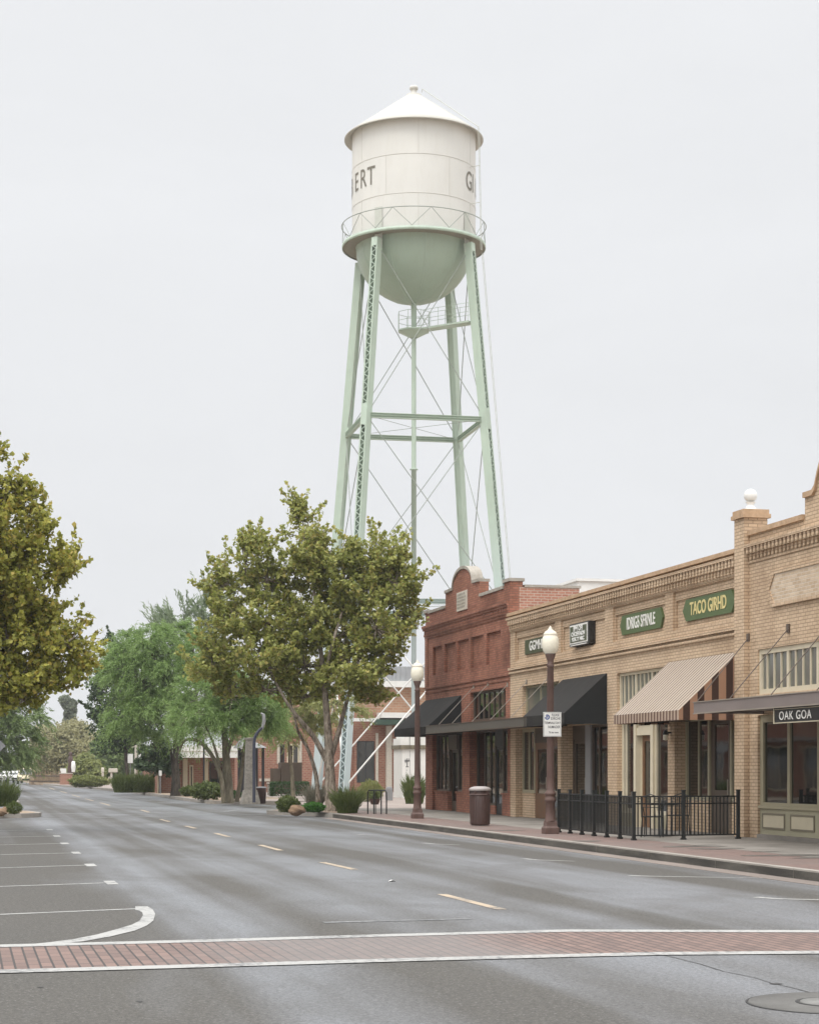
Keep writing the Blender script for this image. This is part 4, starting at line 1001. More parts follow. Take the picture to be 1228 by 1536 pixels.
# bistro table and chairs inside the fence
tb = thing('bistro_table', 'small round black cafe table behind the railing', 'table', (15.2, 39.3, .15))
c = Vector((15.2, 39.3, .15)); MB().lathe([(0,.70),(.36,.70),(.37,.715),(.36,.73),(0,.73)], c, 24).build('tabletop', M['iron'], tb); MB().lathe([(.24,0),(.24,.02),(.04,.05),(.03,.70)], c, 16).build('pedestal', M['iron'], tb)
def chair(loc, rz, label):
    t_ = thing('patio_chair', label, 'chair', loc, 'black patio chairs', rz)
    def ad(mb, name):                         # local coordinates, unrotated
        me_off = origin(t_); mb.v = [(v[0]+me_off.x, v[1]+me_off.y, v[2]+me_off.z) for v in mb.v]; return mb.build(name, M['iron'], t_)
    ad(MB().box(-.21,.21,-.21,.21,.44,.465), 'seat')
    mb = MB(); mb.tube([(-.2,.2,.46),(-.2,.25,.88),(0,.27,.95),(.2,.25,.88),(.2,.2,.46)], .013, 6)
    for xx in (-.1, 0, .1): mb.tube([(xx,.2,.46),(xx,.26,.9)], .008, 5)
    mb.tube([(-.2,.22,.66),(.2,.22,.66)], .009, 5); ad(mb, 'backrest')
    for sx_ in (-1, 1):
        for sy_ in (-1, 1): ad(MB().tube([(sx_*.19, sy_*.19, .44), (sx_*.21, sy_*.22, 0)], .013, 6), 'leg')
    mb = MB(); [mb.tube([(s_*.21,.2,.66),(s_*.23,-.15,.66),(s_*.2,-.19,.46)], .011, 5) for s_ in (-1, 1)]; ad(mb, 'armrests')
    return t_
chair((14.75, 38.75, .15), radians(150), 'black iron patio chair nearest the fence corner'); chair((15.75, 39.75, .15), radians(-40), 'black iron patio chair behind the cafe table')

# bike rack, bollard, pot
rk = thing('bike_rack', 'black tubular bike rack by the planter bed', 'bike rack', G(565,1221,.15)); a, b = G(551.5,1221,.15), G(579.5,1221.5,.15); mb = MB()
u = (b-a); r_ = .08
mb.tube([a, a+Vector((0,0,.72)), a+u*.06+Vector((0,0,.79)), a+u*.94+Vector((0,0,.79)), b+Vector((0,0,.72)), b], .024, 8)
for f in (.33, .42, .72): mb.tube([a+u*f, a+u*f+Vector((0,0,.79))], .024 if f != .42 else .014, 8)
mb.build('hoops', M['iron'], rk)
bo = G(583.5,1201,.13); t = thing('stone_bollard', 'grey bollard with rounded top beyond the bike rack', 'bollard', bo)
mb = MB(); mb.box(bo.x-.16, bo.x+.16, bo.y-.1, bo.y+.1, .13, .70); mb.prism_z([], 0, 0) if False else None
mb.add([(bo.x-.16,bo.y-.1,.70),(bo.x+.16,bo.y-.1,.70),(bo.x+.16,bo.y+.1,.70),(bo.x-.16,bo.y+.1,.70),(bo.x-.09,bo.y-.07,.80),(bo.x+.09,bo.y-.07,.80),(bo.x+.09,bo.y+.07,.80),(bo.x-.09,bo.y+.07,.80)], [(4,5,6,7),(0,1,5,4),(1,2,6,5),(2,3,7,6),(3,0,4,7)])
mb.build('body', M['grey_paint'], t, bevel=.02); MB().box(bo.x-.17, bo.x-.168+.0, bo.y-.05, bo.y+.05, .3, .6).build('plate', M['navy_dark'], t)
po = G(562,1207,.13); t = thing('planter_pot', 'low clay pot with green plant behind the bike rack', 'planter', po)
MB().lathe([(0,0),(.16,0),(.24,.22),(.26,.24),(.22,.24),(.2,.2),(0,.2)], po, 20).build('pot', M['bin_brown'], t)
n = 500; u_ = sph(n); leaf_mesh('foliage', np.array(po)+np.array([0,0,.42])+u_*np.array([.3,.3,.25])*rng.uniform(.4,1,(n,1)), sph(n), sph(n), .1*rng.uniform(.7,1.3,n), .06, M['leaf_shrub'], t)

# ================================================================== WATER TOWER
TD = 108.0; tcn = P(620.5, 1154, TD); TC = Vector((tcn.x, tcn.y, .13))
tower = thing('water_tower', 'tall white and pale green water tower on four lattice legs', 'water tower', TC)
def pol(r, ang, z): return Vector((TC.x + r*cos(ang), TC.y + r*sin(ang), z))
LA = [radians(a) - YAW for a in (-123.5, -33.5, 56.5, 146.5)]
ZT, ZM, ZL, ZB = 31.5, 21.4, 11.0, .3
def rad(z): return 4.80 + (21.4 - z)*.104
RW = M['tower_white']; RG = M['tower_green']
RS = 3.57
zr = [31.95, 33.95, 36.15, 38.10]
mb = MB()
mb.lathe([(RS, zr[0]), (RS, zr[3]+.18)], (TC.x, TC.y, 0), 72)
for z in zr[1:3]: mb.lathe([(RS+.001, z-.02), (RS+.012, z-.018), (RS+.012, z+.018), (RS+.001, z+.02)], (TC.x, TC.y, 0), 72, m=1)
for i, (za, zb) in enumerate(((zr[0], zr[1]), (zr[1], zr[2]), (zr[2], zr[3]))):
    for k_ in range(6):
        a = radians(-86 + 60*k_ + (30 if i == 1 else 0)) - YAW; mb.bar(pol(RS+.004, a, za+.02), pol(RS+.004, a, zb-.02), .03, .012, up=(cos(a), sin(a), 0), m=1)
shell = mb.build('tank_shell', [RW, M['tower_seam']], tower)
mb = MB(); mb.lathe([(RS, 38.22), (3.99, 37.98), (4.02, 38.0), (4.02, 38.05), (3.55, 38.40), (2.4, 39.22), (1.2, 40.08), (.42, 40.62), (.36, 40.66)], (TC.x, TC.y, 0), 72)
roof = mb.build('roof', M['tower_roof'], tower)
MB().lathe([(.44, 40.60), (.44, 40.68), (.27, 40.70), (.17, 40.80), (.17, 40.98), (.24, 41.0), (.25, 41.1), (.2, 41.2), (0, 41.23)], (TC.x, TC.y, 0), 20).build('finial', M['tower_seam'], roof)
prof = [(3.50, 31.95)] + [(3.34*cos(pi/2*i/16), 31.75 - 3.15*sin(pi/2*i/16)) for i in range(17)]
mb = MB(); mb.lathe(prof, (TC.x, TC.y, 0), 64)
for k_ in range(10):
    a = radians(-78 + 36*k_) - YAW; mb.tube([pol(3.345*cos(pi/2*i/12)+.002, a, 31.75 - 3.155*sin(pi/2*i/12)) for i in range(12)], .014, 4, m=1, cap=False)
mb.build('bowl', [M['tower_bowl'], M['tower_green']], tower)
# walkway and railing
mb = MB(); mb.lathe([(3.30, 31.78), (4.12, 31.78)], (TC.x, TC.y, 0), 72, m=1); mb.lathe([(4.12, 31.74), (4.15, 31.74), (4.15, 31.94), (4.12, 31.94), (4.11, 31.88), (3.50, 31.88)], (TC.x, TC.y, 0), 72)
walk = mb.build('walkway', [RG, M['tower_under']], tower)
mb = MB(); ns = 24
ring = lambda r, z, n_=72: [pol(r, 2*pi*i/n_, z) for i in range(n_+1)]
mb.tube(ring(4.17, 33.0), .026, 6, cap=False)
for i in range(ns):
    a = 2*pi*i/ns; b = 2*pi*(i+.5)/ns; c_ = 2*pi*(i+1)/ns
    if i % 2 == 0:
        mid = 2*pi*(i+1)/ns; mb.tube([pol(4.17, a, 33.0), pol(4.13, mid, 31.96)], .018, 5, cap=False); mb.tube([pol(4.13, mid, 31.96), pol(4.17, 2*pi*(i+2)/ns, 33.0)], .018, 5, cap=False)
mb.build('railing', M['tower_rod'], walk)
# letters painted around the shell
for start in (61.5, -114.0):
    off = {'G': 0, 'I': 8.4, 'L': 14.5, 'B': 25, 'E': 37, 'R': 48.8, 'T': 60}
    st = start
    for ch, dg in zip('GILBERT', (0, 8.8, 23.0, 34, 46, 58, 70) if start > 0 else (0, 4, 11, 20.5, 37.5, 50, 61)):
        ang = radians(-90 + (st + dg + (10.5 if start < 0 else 0))) - YAW
        cu = text_into(shell, ch, 1.52, (0,0,0), '', M['tower_letters'], 'letter', sx=.70, depth=.004, bold=.004)
        off_ = origin(shell)
        bmt = bmesh.new(); bmt.from_mesh(cu.data)
        for q_ in range(-10, 11):
            bmesh.ops.bisect_plane(bmt, geom=bmt.verts[:]+bmt.edges[:]+bmt.faces[:], plane_co=(q_*.08-off_.x, 0, 0), plane_no=(1, 0, 0))
        bmt.to_mesh(cu.data); bmt.free()
        for v in cu.data.vertices:
            g = ang + (v.co.x + off_.x)/RS
            p = pol(RS + .018 + (v.co.z + off_.z)*.2, g, 35.12 + v.co.y + off_.y); v.co = p - off_
# legs
for a in LA:
    er = Vector((cos(a), sin(a), 0)); et = Vector((-sin(a), cos(a), 0))
    top, bot = pol(rad(ZT), a, ZT), pol(rad(ZB), a, ZB); ax = (bot-top).normalized(); wr, wt = .50, .38
    n_out = (er - ax*er.dot(ax)).normalized()
    mb = MB()
    for s_ in (-1, 1):                                    # two solid side channels
        o = et*s_*(wt/2); mb.bar(top+o, bot+o, .03, wr, up=n_out)
        for q in (1, -1): mb.bar(top+o+n_out*q*(wr/2-.015)-et*s_*.035, bot+o+n_out*q*(wr/2-.015)-et*s_*.035, .055, .025, up=n_out)
    mb.bar(top-n_out*(wr/2-.05), bot-n_out*(wr/2-.05), wt-.04, .02, up=n_out)      # inner cover plate
    for z in (ZM, ZL):
        f = (ZT-z)/(ZT-ZB); p = top + (bot-top)*f; h_ = .6
        mb.bar(p - ax*h_ + n_out*(wr/2+.006), p + ax*h_ + n_out*(wr/2+.006), wt, .014, up=n_out)
    mb.bar(top + n_out*(wr/2+.006), top + ax*.5 + n_out*(wr/2+.006), wt, .014, up=n_out)
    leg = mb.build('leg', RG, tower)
    lb = MB(); Ln = (bot-top).length; npz = int(Ln/.23)
    for i in range(npz):
        p, q = top + ax*(Ln*i/npz), top + ax*(Ln*(i+1)/npz); s_ = 1 if i % 2 else -1
        lb.bar(p + et*s_*(wt/2-.03) + n_out*(wr/2), q - et*s_*(wt/2-.03) + n_out*(wr/2), .04, .014, up=n_out)
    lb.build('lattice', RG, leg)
    MB().box(bot.x-.6, bot.x+.6, bot.y-.6, bot.y+.6, .13, .42).build('footing', M['concrete'], leg)
    MB().bar(pol(3.62, a, 31.0), pol(3.60, a, 33.3), .5, .02, up=er).build('gusset', M['tower_gusset'], tower)
# horizontal struts and tie rods
def legp(i, z): return pol(rad(z), LA[i % 4], z)
for z in (ZM, ZL):
    for i in range(4):
        a, b = legp(i, z), legp(i+1, z); t_ = (b-a).normalized()
        mb = MB(); mb.bar(a+t_*.25, b-t_*.25, .26, .02, up=(0,0,1)); 
        for q in (1, -1): mb.bar(a+t_*.25+Vector((0,0,q*.13)), b-t_*.25+Vector((0,0,q*.13)), .24, .03)
        o_ = Vector((t_.y, -t_.x, 0)); mb.bar(a+t_*.25, b-t_*.25, .03, .24)
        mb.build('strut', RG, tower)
zs_ = [ZT-.3, ZM, ZL, .6]
for j in range(3):
    for i in range(4):
        for up_ in (0, 1):
            a = legp(i, zs_[j+up_]); b = legp(i+1, zs_[j+1-up_]); mid = (a+b)/2 + Vector((0,0,-.05)); inw = (Vector((TC.x,TC.y,0))-Vector((mid.x,mid.y,0))).normalized()*(.05 if up_ else .12)
            r_ = .026 if j < 2 else .05
            MB().tube([a, b], r_, 6).build('tie_rod', M['tower_rod'] if j < 2 else M['white'], tower)
for z in (ZM, ZL):
    for i in range(2): MB().tube([legp(i, z), legp(i+2, z)], .016, 5).build('tie_rod', M['tower_rod'], tower)
# riser pipe and inspection platform
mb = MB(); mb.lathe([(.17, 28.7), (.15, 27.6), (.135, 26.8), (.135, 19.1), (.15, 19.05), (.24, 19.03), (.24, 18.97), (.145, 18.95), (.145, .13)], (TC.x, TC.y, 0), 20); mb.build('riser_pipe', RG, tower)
zp = 27.05
oc = [pol(.95, 2*pi*i/8 + .2, 0) for i in range(8)]
mb = MB(); mb.prism_z(oc, zp-.08, zp)
mb.lathe([(.2, zp-.45), (.9, zp-.09)], (TC.x, TC.y, 0), 8)
fr = legp(1, zp); er = (fr-Vector((TC.x,TC.y,zp))).normalized(); et = Vector((-er.y, er.x, 0))
mb.bar(Vector((TC.x,TC.y,zp-.05))+er*.85, fr-er*.3+Vector((0,0,-.05)), .75, .10)
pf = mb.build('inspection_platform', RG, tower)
mb = MB()
for h in (.5, 1.0): mb.tube([p + Vector((0,0,zp+h)) for p in oc + [oc[0]]], .016, 5, cap=False)
for p in oc: mb.tube([p+Vector((0,0,zp)), p+Vector((0,0,zp+1.0))], .016, 5, cap=False)
for s_ in (-1, 1):
    p0 = Vector((TC.x,TC.y,zp))+er*.9+et*s_*.37; p1 = fr-er*.3+et*s_*.37
    for h in (.5, 1.0): mb.tube([p0+Vector((0,0,h)), p1+Vector((0,0,h))], .014, 5, cap=False)
    for i in range(4): q = p0+(p1-p0)*i/3; mb.tube([q, q+Vector((0,0,1.0))], .014, 5, cap=False)
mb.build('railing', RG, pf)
# ladder: up the near right leg, past the walkway and over the roof
la_ = LA[1] + radians(7)
def lad(mb, pts, w=.2, rung=.4):
    for s_ in (-1, 1): mb.tube([p+et2*s_*w for p in pts], .015, 5, cap=False)
    for a, b in zip(pts, pts[1:]):
        n_ = int((b-a).length/rung)
        for i in range(n_): q = a+(b-a)*i/n_; mb.tube([q-et2*w, q+et2*w], .012, 4, cap=False)
et2 = Vector((-sin(la_), cos(la_), 0)); mb = MB()
lad(mb, [pol(rad(2)+.55, LA[1]+.02, 2), pol(rad(31)+.55, la_, 31.0)], .09, .6)
lad(mb, [pol(4.28, la_, 31.2), pol(4.12, la_, 38.15)], .08, .6)
mb.tube([pol(4.12, la_, 38.2), pol(.55, la_, 40.95), pol(.5, la_, 40.75)], .025, 5)
for z in (33.9, 36.0): mb.tube([pol(RS, la_, z), pol(4.2, la_, z)], .02, 5)
mb.build('ladder', M['tower_gusset'], tower)

# ================================================================== BUILDINGS BEYOND THE PLAZA
def fx(px, y):                         # x where pixel column px meets the plane y
    t_ = (px-CX)/F; return y*(SY + t_*CY)/(CY - t_*SY)
def fz(px, py, y):
    d = y/(CY - (px-CX)/F*SY); return EYE + (HY-py)/F*d
BY = 122.0
bb = thing('plaza_brick_building', 'two storey brick building with grey metal roof behind the tower', 'building', (fx(560, BY), BY, .13))
xa, xb, xc, xd = fx(388, BY), fx(475, BY), fx(532, BY), fx(720, BY)
Z = lambda py: fz(580, py, BY)
mb = MB(); mb.box(xc, xd, BY, BY+14, .13, Z(1072)); mb.box(xb, xc, BY+.6, BY+14, .13, Z(1095)); mb.box(xa, xb, BY+.2, BY+14, .13, Z(1085)); mb.build('wall', M['bb_brick'], bb)
mb = MB(); mb.box(xc, xd, BY+.01, BY+14, Z(1072)+.001, Z(1031)); mb.box(xb, xc-.001, BY+.61, BY+14, Z(1095)+.001, Z(1050)); mb.build('upper_wall', M['bb_brick2'], bb)
mb = MB(); mb.box(xc-.4, xd+.4, BY-.5, BY+14.2, Z(1031)+.001, Z(1022)); mb.box(fx(565,BY), xd, BY-1.6, BY-.001, Z(1078), Z(1070)); mb.box(xb, fx(565,BY)-.01, BY-.9, BY-.4, Z(1083), Z(1078)); mb.build('fascia', M['white'], bb)
mb = MB(); mb.box(xc-.3, xd+.3, BY-.3, BY+14, Z(1022)+.001, Z(1000))
for i in range(60):
    xx = xc-.25 + i*.3
    if xx < xd+.2: mb.box(xx, xx+.04, BY-.36, BY-.301, Z(1022)+.01, Z(1000)-.01)
mb.build('roof', M['roof_metal'], bb)
mb = MB(); mb.box(fx(555,BY), fx(606,BY), BY-1.5, BY-.01, Z(1088), Z(1080)); mb.build('canopy', M['green_metal'], bb)
mb = MB(); mb.box(fx(578,BY), fx(586,BY), BY-.35, BY-.001, .13, Z(1089)); mb.box(fx(588,BY), xd, BY-.08, BY-.001, Z(1122), Z(1114)); mb.box(fx(563,BY), fx(567,BY), BY-.1, BY-.001, .13, Z(1100)); mb.build('stone_trim', M['pale_stone'], bb)
def bwin(x0, x1, z0, z1, y, parent, fm='black_frame', nv=2):
    mb = MB(); w_ = .08
    mb.box(x0, x0+w_, y-.06, y-.001, z0, z1); mb.box(x1-w_, x1, y-.06, y-.001, z0, z1); mb.box(x0+w_, x1-w_, y-.06, y-.001, z0, z0+w_); mb.box(x0+w_, x1-w_, y-.06, y-.001, z1-w_, z1)
    for i in range(1, nv): xx = x0+(x1-x0)*i/nv; mb.box(xx-.03, xx+.03, y-.05, y-.001, z0+w_, z1-w_)
    o = mb.build('window', M[fm], parent); MB().box(x0+.04, x1-.04, y-.03, y-.0015, z0+.04, z1-.04).build('pane', M['glass'], o)
bwin(fx(535,BY), fx(561,BY), Z(1174), Z(1112), BY, bb); bwin(fx(420,BY), fx(427,BY), Z(1146), Z(1117), BY+.2, bb, nv=1); bwin(fx(431,BY), fx(449,BY), Z(1146), Z(1117), BY+.2, bb, 'cream')
for a, b, lo, hi in ((389,412,1172,1168),(416,420,1146,1112),(449.3,453,1146,1112)): MB().box(fx(a,BY), fx(b,BY), BY+.1, BY+.199, Z(lo), Z(hi)).build('stone_band', M['pale_stone'], bb)
ub = thing('utility_enclosure', 'dark brown slatted enclosure in front of the brick wall', 'enclosure', (fx(430,112),112,.13))
mb = MB(); mb.box(fx(422,112), fx(453,112), 112, 113.2, .13, fz(430,1144,112)); mb.box(fx(409,112), fx(421.5,112), 112.2, 113, .13, fz(415,1153,112)); mb.build('panel', M['brown_frame'], ub)
mb = MB()
for i in range(16): xx = fx(422,112)+.02+i*.075; mb.box(xx, xx+.04, 111.97, 111.999, .2, fz(430,1145,112)-.04)
mb.build('slats', M['brown_frame'], ub)
sw_ = thing('stone_wall', 'low pale stone wall at the end of the hedge', 'wall', (fx(408,108),108,.13)); MB().box(fx(403,108), fx(411,108), 108, 108.5, .13, fz(408,1176,108)).build('blocks', M['stone_col'], sw_); MB().box(fx(402,108), fx(412,108), 107.95, 108.55, fz(408,1176,108)+.001, fz(408,1174,108)).build('cap', M['pale_stone'], sw_)
# white kiosk with black glyphs
KY = 96.0; kk = thing('white_kiosk', 'white panelled kiosk with brown ledge and black marks', 'kiosk', (fx(620,KY),KY,.13)); ZK = lambda py: fz(620, py, KY)
MB().box(fx(603,KY), fx(650,KY), KY, KY+2, .13, ZK(1124)).build('body', M['white'], kk); MB().box(fx(600,KY), fx(651,KY), KY-.12, KY+2.1, ZK(1124)+.001, ZK(1118)).build('ledge', M['bark_olive'], kk)
mb = MB(); mb.box(fx(606,KY), fx(614,KY), KY+.02, KY+1.9, ZK(1118)+.001, ZK(1093)); mb.box(fx(615,KY), fx(630,KY), KY+.0, KY+1.9, ZK(1118)+.001, ZK(1092)); mb.box(fx(631,KY), fx(650,KY), KY+.03, KY+1.9, ZK(1118)+.001, ZK(1093)); mb.box(fx(601,KY), fx(605.8,KY), KY, KY+1.8, ZK(1118)+.001, ZK(1108)); mb.build('sign_panels', M['white'], kk)
text_into(kk, 'C3', .38, (fx(620,KY), KY-.01, ZK(1098)), '-y', M['black'], depth=.004, bold=.01)
mb = MB(); xm = fx(610.5,KY)
mb.box(xm-.02, xm+.02, KY-.012, KY-.001, ZK(1151), ZK(1138)); mb.box(xm-.14, xm+.14, KY-.012, KY-.0011, ZK(1142.5), ZK(1141)); mb.box(xm-.1, xm-.07, KY-.012, KY-.0012, ZK(1145), ZK(1139)); mb.box(xm+.07, xm+.1, KY-.012, KY-.0012, ZK(1142), ZK(1138)); mb.box(xm-.08, xm+.08, KY-.012, KY-.0013, ZK(1151), ZK(1150))
for i, (dx, py) in enumerate(((-.03,1155),(-.05,1158),(-.03,1161),(.02,1165),(.06,1168))): mb.box(xm+dx-.02, xm+dx+.02, KY-.012, KY-.001, ZK(py+1), ZK(py))
mb.box(fx(617,KY), fx(624,KY), KY-.012, KY-.001, ZK(1169), ZK(1166)); mb.box(fx(619,KY), fx(622,KY), KY-.012, KY-.001, ZK(1166)+.001, ZK(1164))
mb.box(fx(614.3,KY), fx(614.7,KY), KY-.006, KY-.001, .3, ZK(1126)); mb.box(fx(630.3,KY), fx(630.7,KY), KY-.006, KY-.001, .3, ZK(1126)); mb.build('marks', M['dark_letters'], kk)
# low building with white fascia behind the mesquites
LY = 118.0; ZL_ = lambda py: fz(280, py, LY)
lw = thing('low_brick_building', 'low red brick building with white fascia behind the trees', 'building', (fx(280,LY),LY,.13))
MB().box(fx(236,LY), fx(352,LY), LY, LY+10, .13, ZL_(1137)).build('wall', M['bb_brick'], lw)
mb = MB(); mb.box(fx(230,LY), fx(360,LY), LY-1.6, LY+10.2, ZL_(1137)+.001, ZL_(1119)); mb.build('fascia', M['white'], lw)
mb = MB(); mb.box(fx(230.5,LY), fx(359.5,LY), LY-1.63, LY-1.601, ZL_(1128), ZL_(1127)); mb.build('trim', M['pale_stone'], lw)
[MB().box(fx(a,LY), fx(b,LY), LY-.12, LY-.001, .13, ZL_(1138)).build('pilaster', M['cream'], lw) for a, b in ((236,241),(274,281),(306,312))]
bwin(fx(314,LY), fx(340,LY), .4, ZL_(1142), LY, lw); bwin(fx(284,LY), fx(290,LY), .4, ZL_(1148), LY, lw, 'cream', 1)
ky = 97.0; kz = lambda py: fz(382, py, ky); ki = thing('dark_shelter', 'dark shelter with pale sloping roof beside the stone pillar', 'shelter', (fx(382,ky),ky,.13))
mb = MB()
for a, b in ((366,370),(393,396.5)):
    for yq in (ky, ky+2.2): MB().box(fx(a,ky), fx(b,ky), yq, yq+.15, .13, kz(1122)).build('post', M['navy_dark'], ki)
mb.box(fx(370,ky), fx(393,ky), ky+2.25, ky+2.3, .13, kz(1123)); mb.build('back_panel', M['navy_dark'], ki)
mb = MB(); x_a, x_b = fx(360,ky), fx(400,ky); mb.add([(x_a,ky-.3,kz(1122)),(x_b,ky-.3,kz(1122)),(x_b,ky+2.6,kz(1122)),(x_a,ky+2.6,kz(1122)),(x_a+.3,ky+1.1,kz(1104)),(x_b-.5,ky+1.1,kz(1112))], [(0,1,5,4),(1,2,5),(2,3,4,5),(3,0,4),(0,3,2,1)]); mb.build('roof', M['grey_paint'], ki)
# stone pillar, bent pole lamp, bin
pc = G(375,1206.5,.15); t = thing('stone_pillar', 'tapering pale stone pillar on a flared base at the far corner', 'pillar', pc); S_ = 84/F
MB().lathe([(0,0),(.56,0),(.54,.12),(.38,.60),(.30,.5),(0,.5)], pc, 4, smooth=False, a0=pi/4).build('base', M['pillar_stone'], t)
MB().lathe([(.33,.501),(.25,2.75),(0,2.76)], pc, 4, smooth=False, a0=pi/4).build('shaft', M['pillar_stone'], t); MB().lathe([(0,2.762),(.29,2.762),(.29,2.84),(0,2.86)], pc, 4, smooth=False, a0=pi/4).build('cap', M['pillar_stone'], t)
d_ = pc.x*SY + pc.y*CY - .6
t = thing('bent_pole_lamp', 'dark blue bent pole lamp standing against the stone pillar', 'street lamp', P(382,1205,d_)); pp = [P(x_, y_, d_) for x_, y_ in ((381,1204),(381,1160),(381,1125),(382,1108),(387,1098),(393,1092))]
MB().tube(smooth_path(pp), .065, 10).build('pole', M['blue_steel'], t); MB().tube([P(393,1094,d_), P(396,1082,d_), P(395,1072,d_), P(391,1070,d_)], [.05,.08,.07,.04], 10).build('lamp_head', M['grey_paint'], t)
bn = G(390,1205.5,.15); bn.y -= .3; t = thing('litter_bin', 'plain grey brown bin beside the stone pillar', 'litter bin', bn)
MB().lathe([(0,0),(.20,0),(.23,.66),(.24,.68),(0,.68)], bn, 20).build('drum', M['bin_brown'], t); MB().lathe([(.235,.681),(.235,.72),(.1,.74),(0,.74)], bn, 20).build('lid', M['grey_paint'], t)
ov = P(306,1097,104); t = thing('oval_sign', 'white oval sign on a dark post among the mesquite branches', 'sign', (ov.x, ov.y, .13))
mb = MB(); mb.v and 0; vs = [(ov.x+.28*cos(a), ov.y-.02, ov.z+.48*sin(a)) for a in [2*pi*i/28 for i in range(28)]]; mb.add(vs + [(x_, y_+.05, z_) for x_, y_, z_ in vs], [tuple(range(28)), tuple(range(55,27,-1))] + [(i,(i+1)%28,28+(i+1)%28,28+i) for i in range(28)]); mb.build('board', M['white'], t)
MB().tube([(ov.x, ov.y+.08, .13), (ov.x, ov.y+.08, ov.z+.3)], .05, 8).build('post', M['navy_dark'], t)
# signs further up the street
def plate_sign(label, px, py0, py1, wpx, d, mat, z0=.15):
    a, b = P(px-wpx/2, py0, d), P(px+wpx/2, py1, d); t_ = thing('street_sign', label, 'sign', (a.x, a.y, z0)); c = (a+b)/2
    MB().box(a.x, b.x, a.y-.02, a.y, b.z, a.z).build('plate', mat, t_, bevel=.004); MB().tube([(c.x, a.y+.035, z0), (c.x, a.y+.035, a.z)], .03, 8).build('post', M['grey_paint'], t_)
plate_sign('white square street sign near the dark green tree', 195.5, 1131, 1145, 8, 128, M['white'])
plate_sign('small white sign in front of the low brick building', 240.5, 1156, 1164, 4.5, 112, M['white'])
plate_sign('pale rectangular sign above the far brick planter', 95, 1153, 1160, 9, 192, M['white'])
mp = P(204,1150,125); t = thing('utility_pole', 'pale slim utility pole beside the white street sign', 'pole', (mp.x, mp.y, .15)); MB().tube([(mp.x,mp.y,.15),(mp.x,mp.y,fz(204,1118,mp.y))], [.12,.09], 8).build('pole', M['pale_stone'], t); MB().bar((mp.x-.35,mp.y,fz(204,1121,mp.y)),(mp.x+.35,mp.y,fz(204,1119,mp.y)),.06,.06).build('crossarm', M['pale_stone'], t)
dm = P(-5,1119,76); t = thing('diamond_sign', 'back of a grey diamond sign at the left edge', 'sign', (dm.x, dm.y, .15))
mb = MB(); r_ = .36; vs = [(dm.x-r_,dm.y,dm.z),(dm.x,dm.y,dm.z-r_),(dm.x+r_,dm.y,dm.z),(dm.x,dm.y,dm.z+r_)]; mb.add(vs+[(x_,y_+.01,z_) for x_,y_,z_ in vs], [(0,1,2,3),(7,6,5,4),(0,4,5,1),(1,5,6,2),(2,6,7,3),(3,7,4,0)]); mb.build('plate', M['grey_paint'], t); MB().tube([(dm.x,dm.y-.035,.15),(dm.x,dm.y-.035,dm.z+.3)], .03, 8).build('post', M['grey_paint'], t)
# rural mailboxes / machines on posts by the far hedge
for px, lab in ((167,'white box on a post right of the far hedge'),(154,'slim white post left of the far mailbox')):
    p = G(px, 1179, 0.15); t = thing('post_box', lab, 'post box', p)
    MB().box(p.x-.09, p.x+.09, p.y-.09, p.y+.09, .15, 1.35).build('post', M['pale_stone'], t)
    if px == 167: MB().box(p.x-.25, p.x+.55, p.y-.2, p.y+.2, 1.35, 1.72).build('box', M['pale_stone'], t, bevel=.05)
    else: MB().lathe([(.12,1.2),(.15,1.5),(.08,1.65),(0,1.65)], (p.x,p.y,.15), 12).build('head', M['pale_stone'], t)
# far fence, brick gate pier with white figure-like post
fa, fb_ = G(44,1177.5), G(92,1178.5); t = thing('wood_fence', 'weathered brown board fence at the far street end', 'fence', (fa.x, fa.y, 0)); mb = MB(); n_ = 34
for i in range(n_):
    p = fa+(fb_-fa)*(i/n_); h_ = 1.15+.25*sin(i*2.3)+.15*random.random(); mb.box(p.x, p.x+(fb_-fa).x/n_*.78, p.y, p.y+.06, 0, h_)
mb.build('boards', M['wood_fence'], t); mb = MB(); mb.bar(fa+Vector((0,.1,.4)), fb_+Vector((0,.1,.4)), .05, .1); mb.bar(fa+Vector((0,.1,.95)), fb_+Vector((0,.1,.95)), .05, .1); mb.build('rails', M['bark_dark'], t)
p0_, p1_ = G(90,1179.5), G(112,1180); t = thing('brick_planter', 'low red brick wall at the far street corner', 'wall', ((p0_.x+p1_.x)/2, p0_.y, 0)); MB().box(p0_.x, p1_.x, p0_.y, p0_.y+.8, 0, 1.2).build('brickwork', M['bb_brick'], t); MB().box(p0_.x-.05, p1_.x+.05, p0_.y-.05, p0_.y+.85, 1.2, 1.28).build('cap', M['pale_stone'], t)
p = G(108,1180); t = thing('statue', 'dark and white post figure standing on the far brick wall', 'statue', (p.x, p.y+.4, 1.28)); c = (p.x-.12, p.y+.4, 1.28)
MB().lathe([(.28,0),(.30,.3),(.2,.9),(.26,1.2),(.2,1.5),(.12,1.6),(.17,1.75),(.15,1.95),(0,2.05)], c, 14).build('figure', M['bin_brown'], t); MB().lathe([(.16,.1),(.22,.6),(.16,1.1),(0,1.15)], (c[0]+.25,c[1]-.25,c[2]), 12).build('panel', M['white'], t)

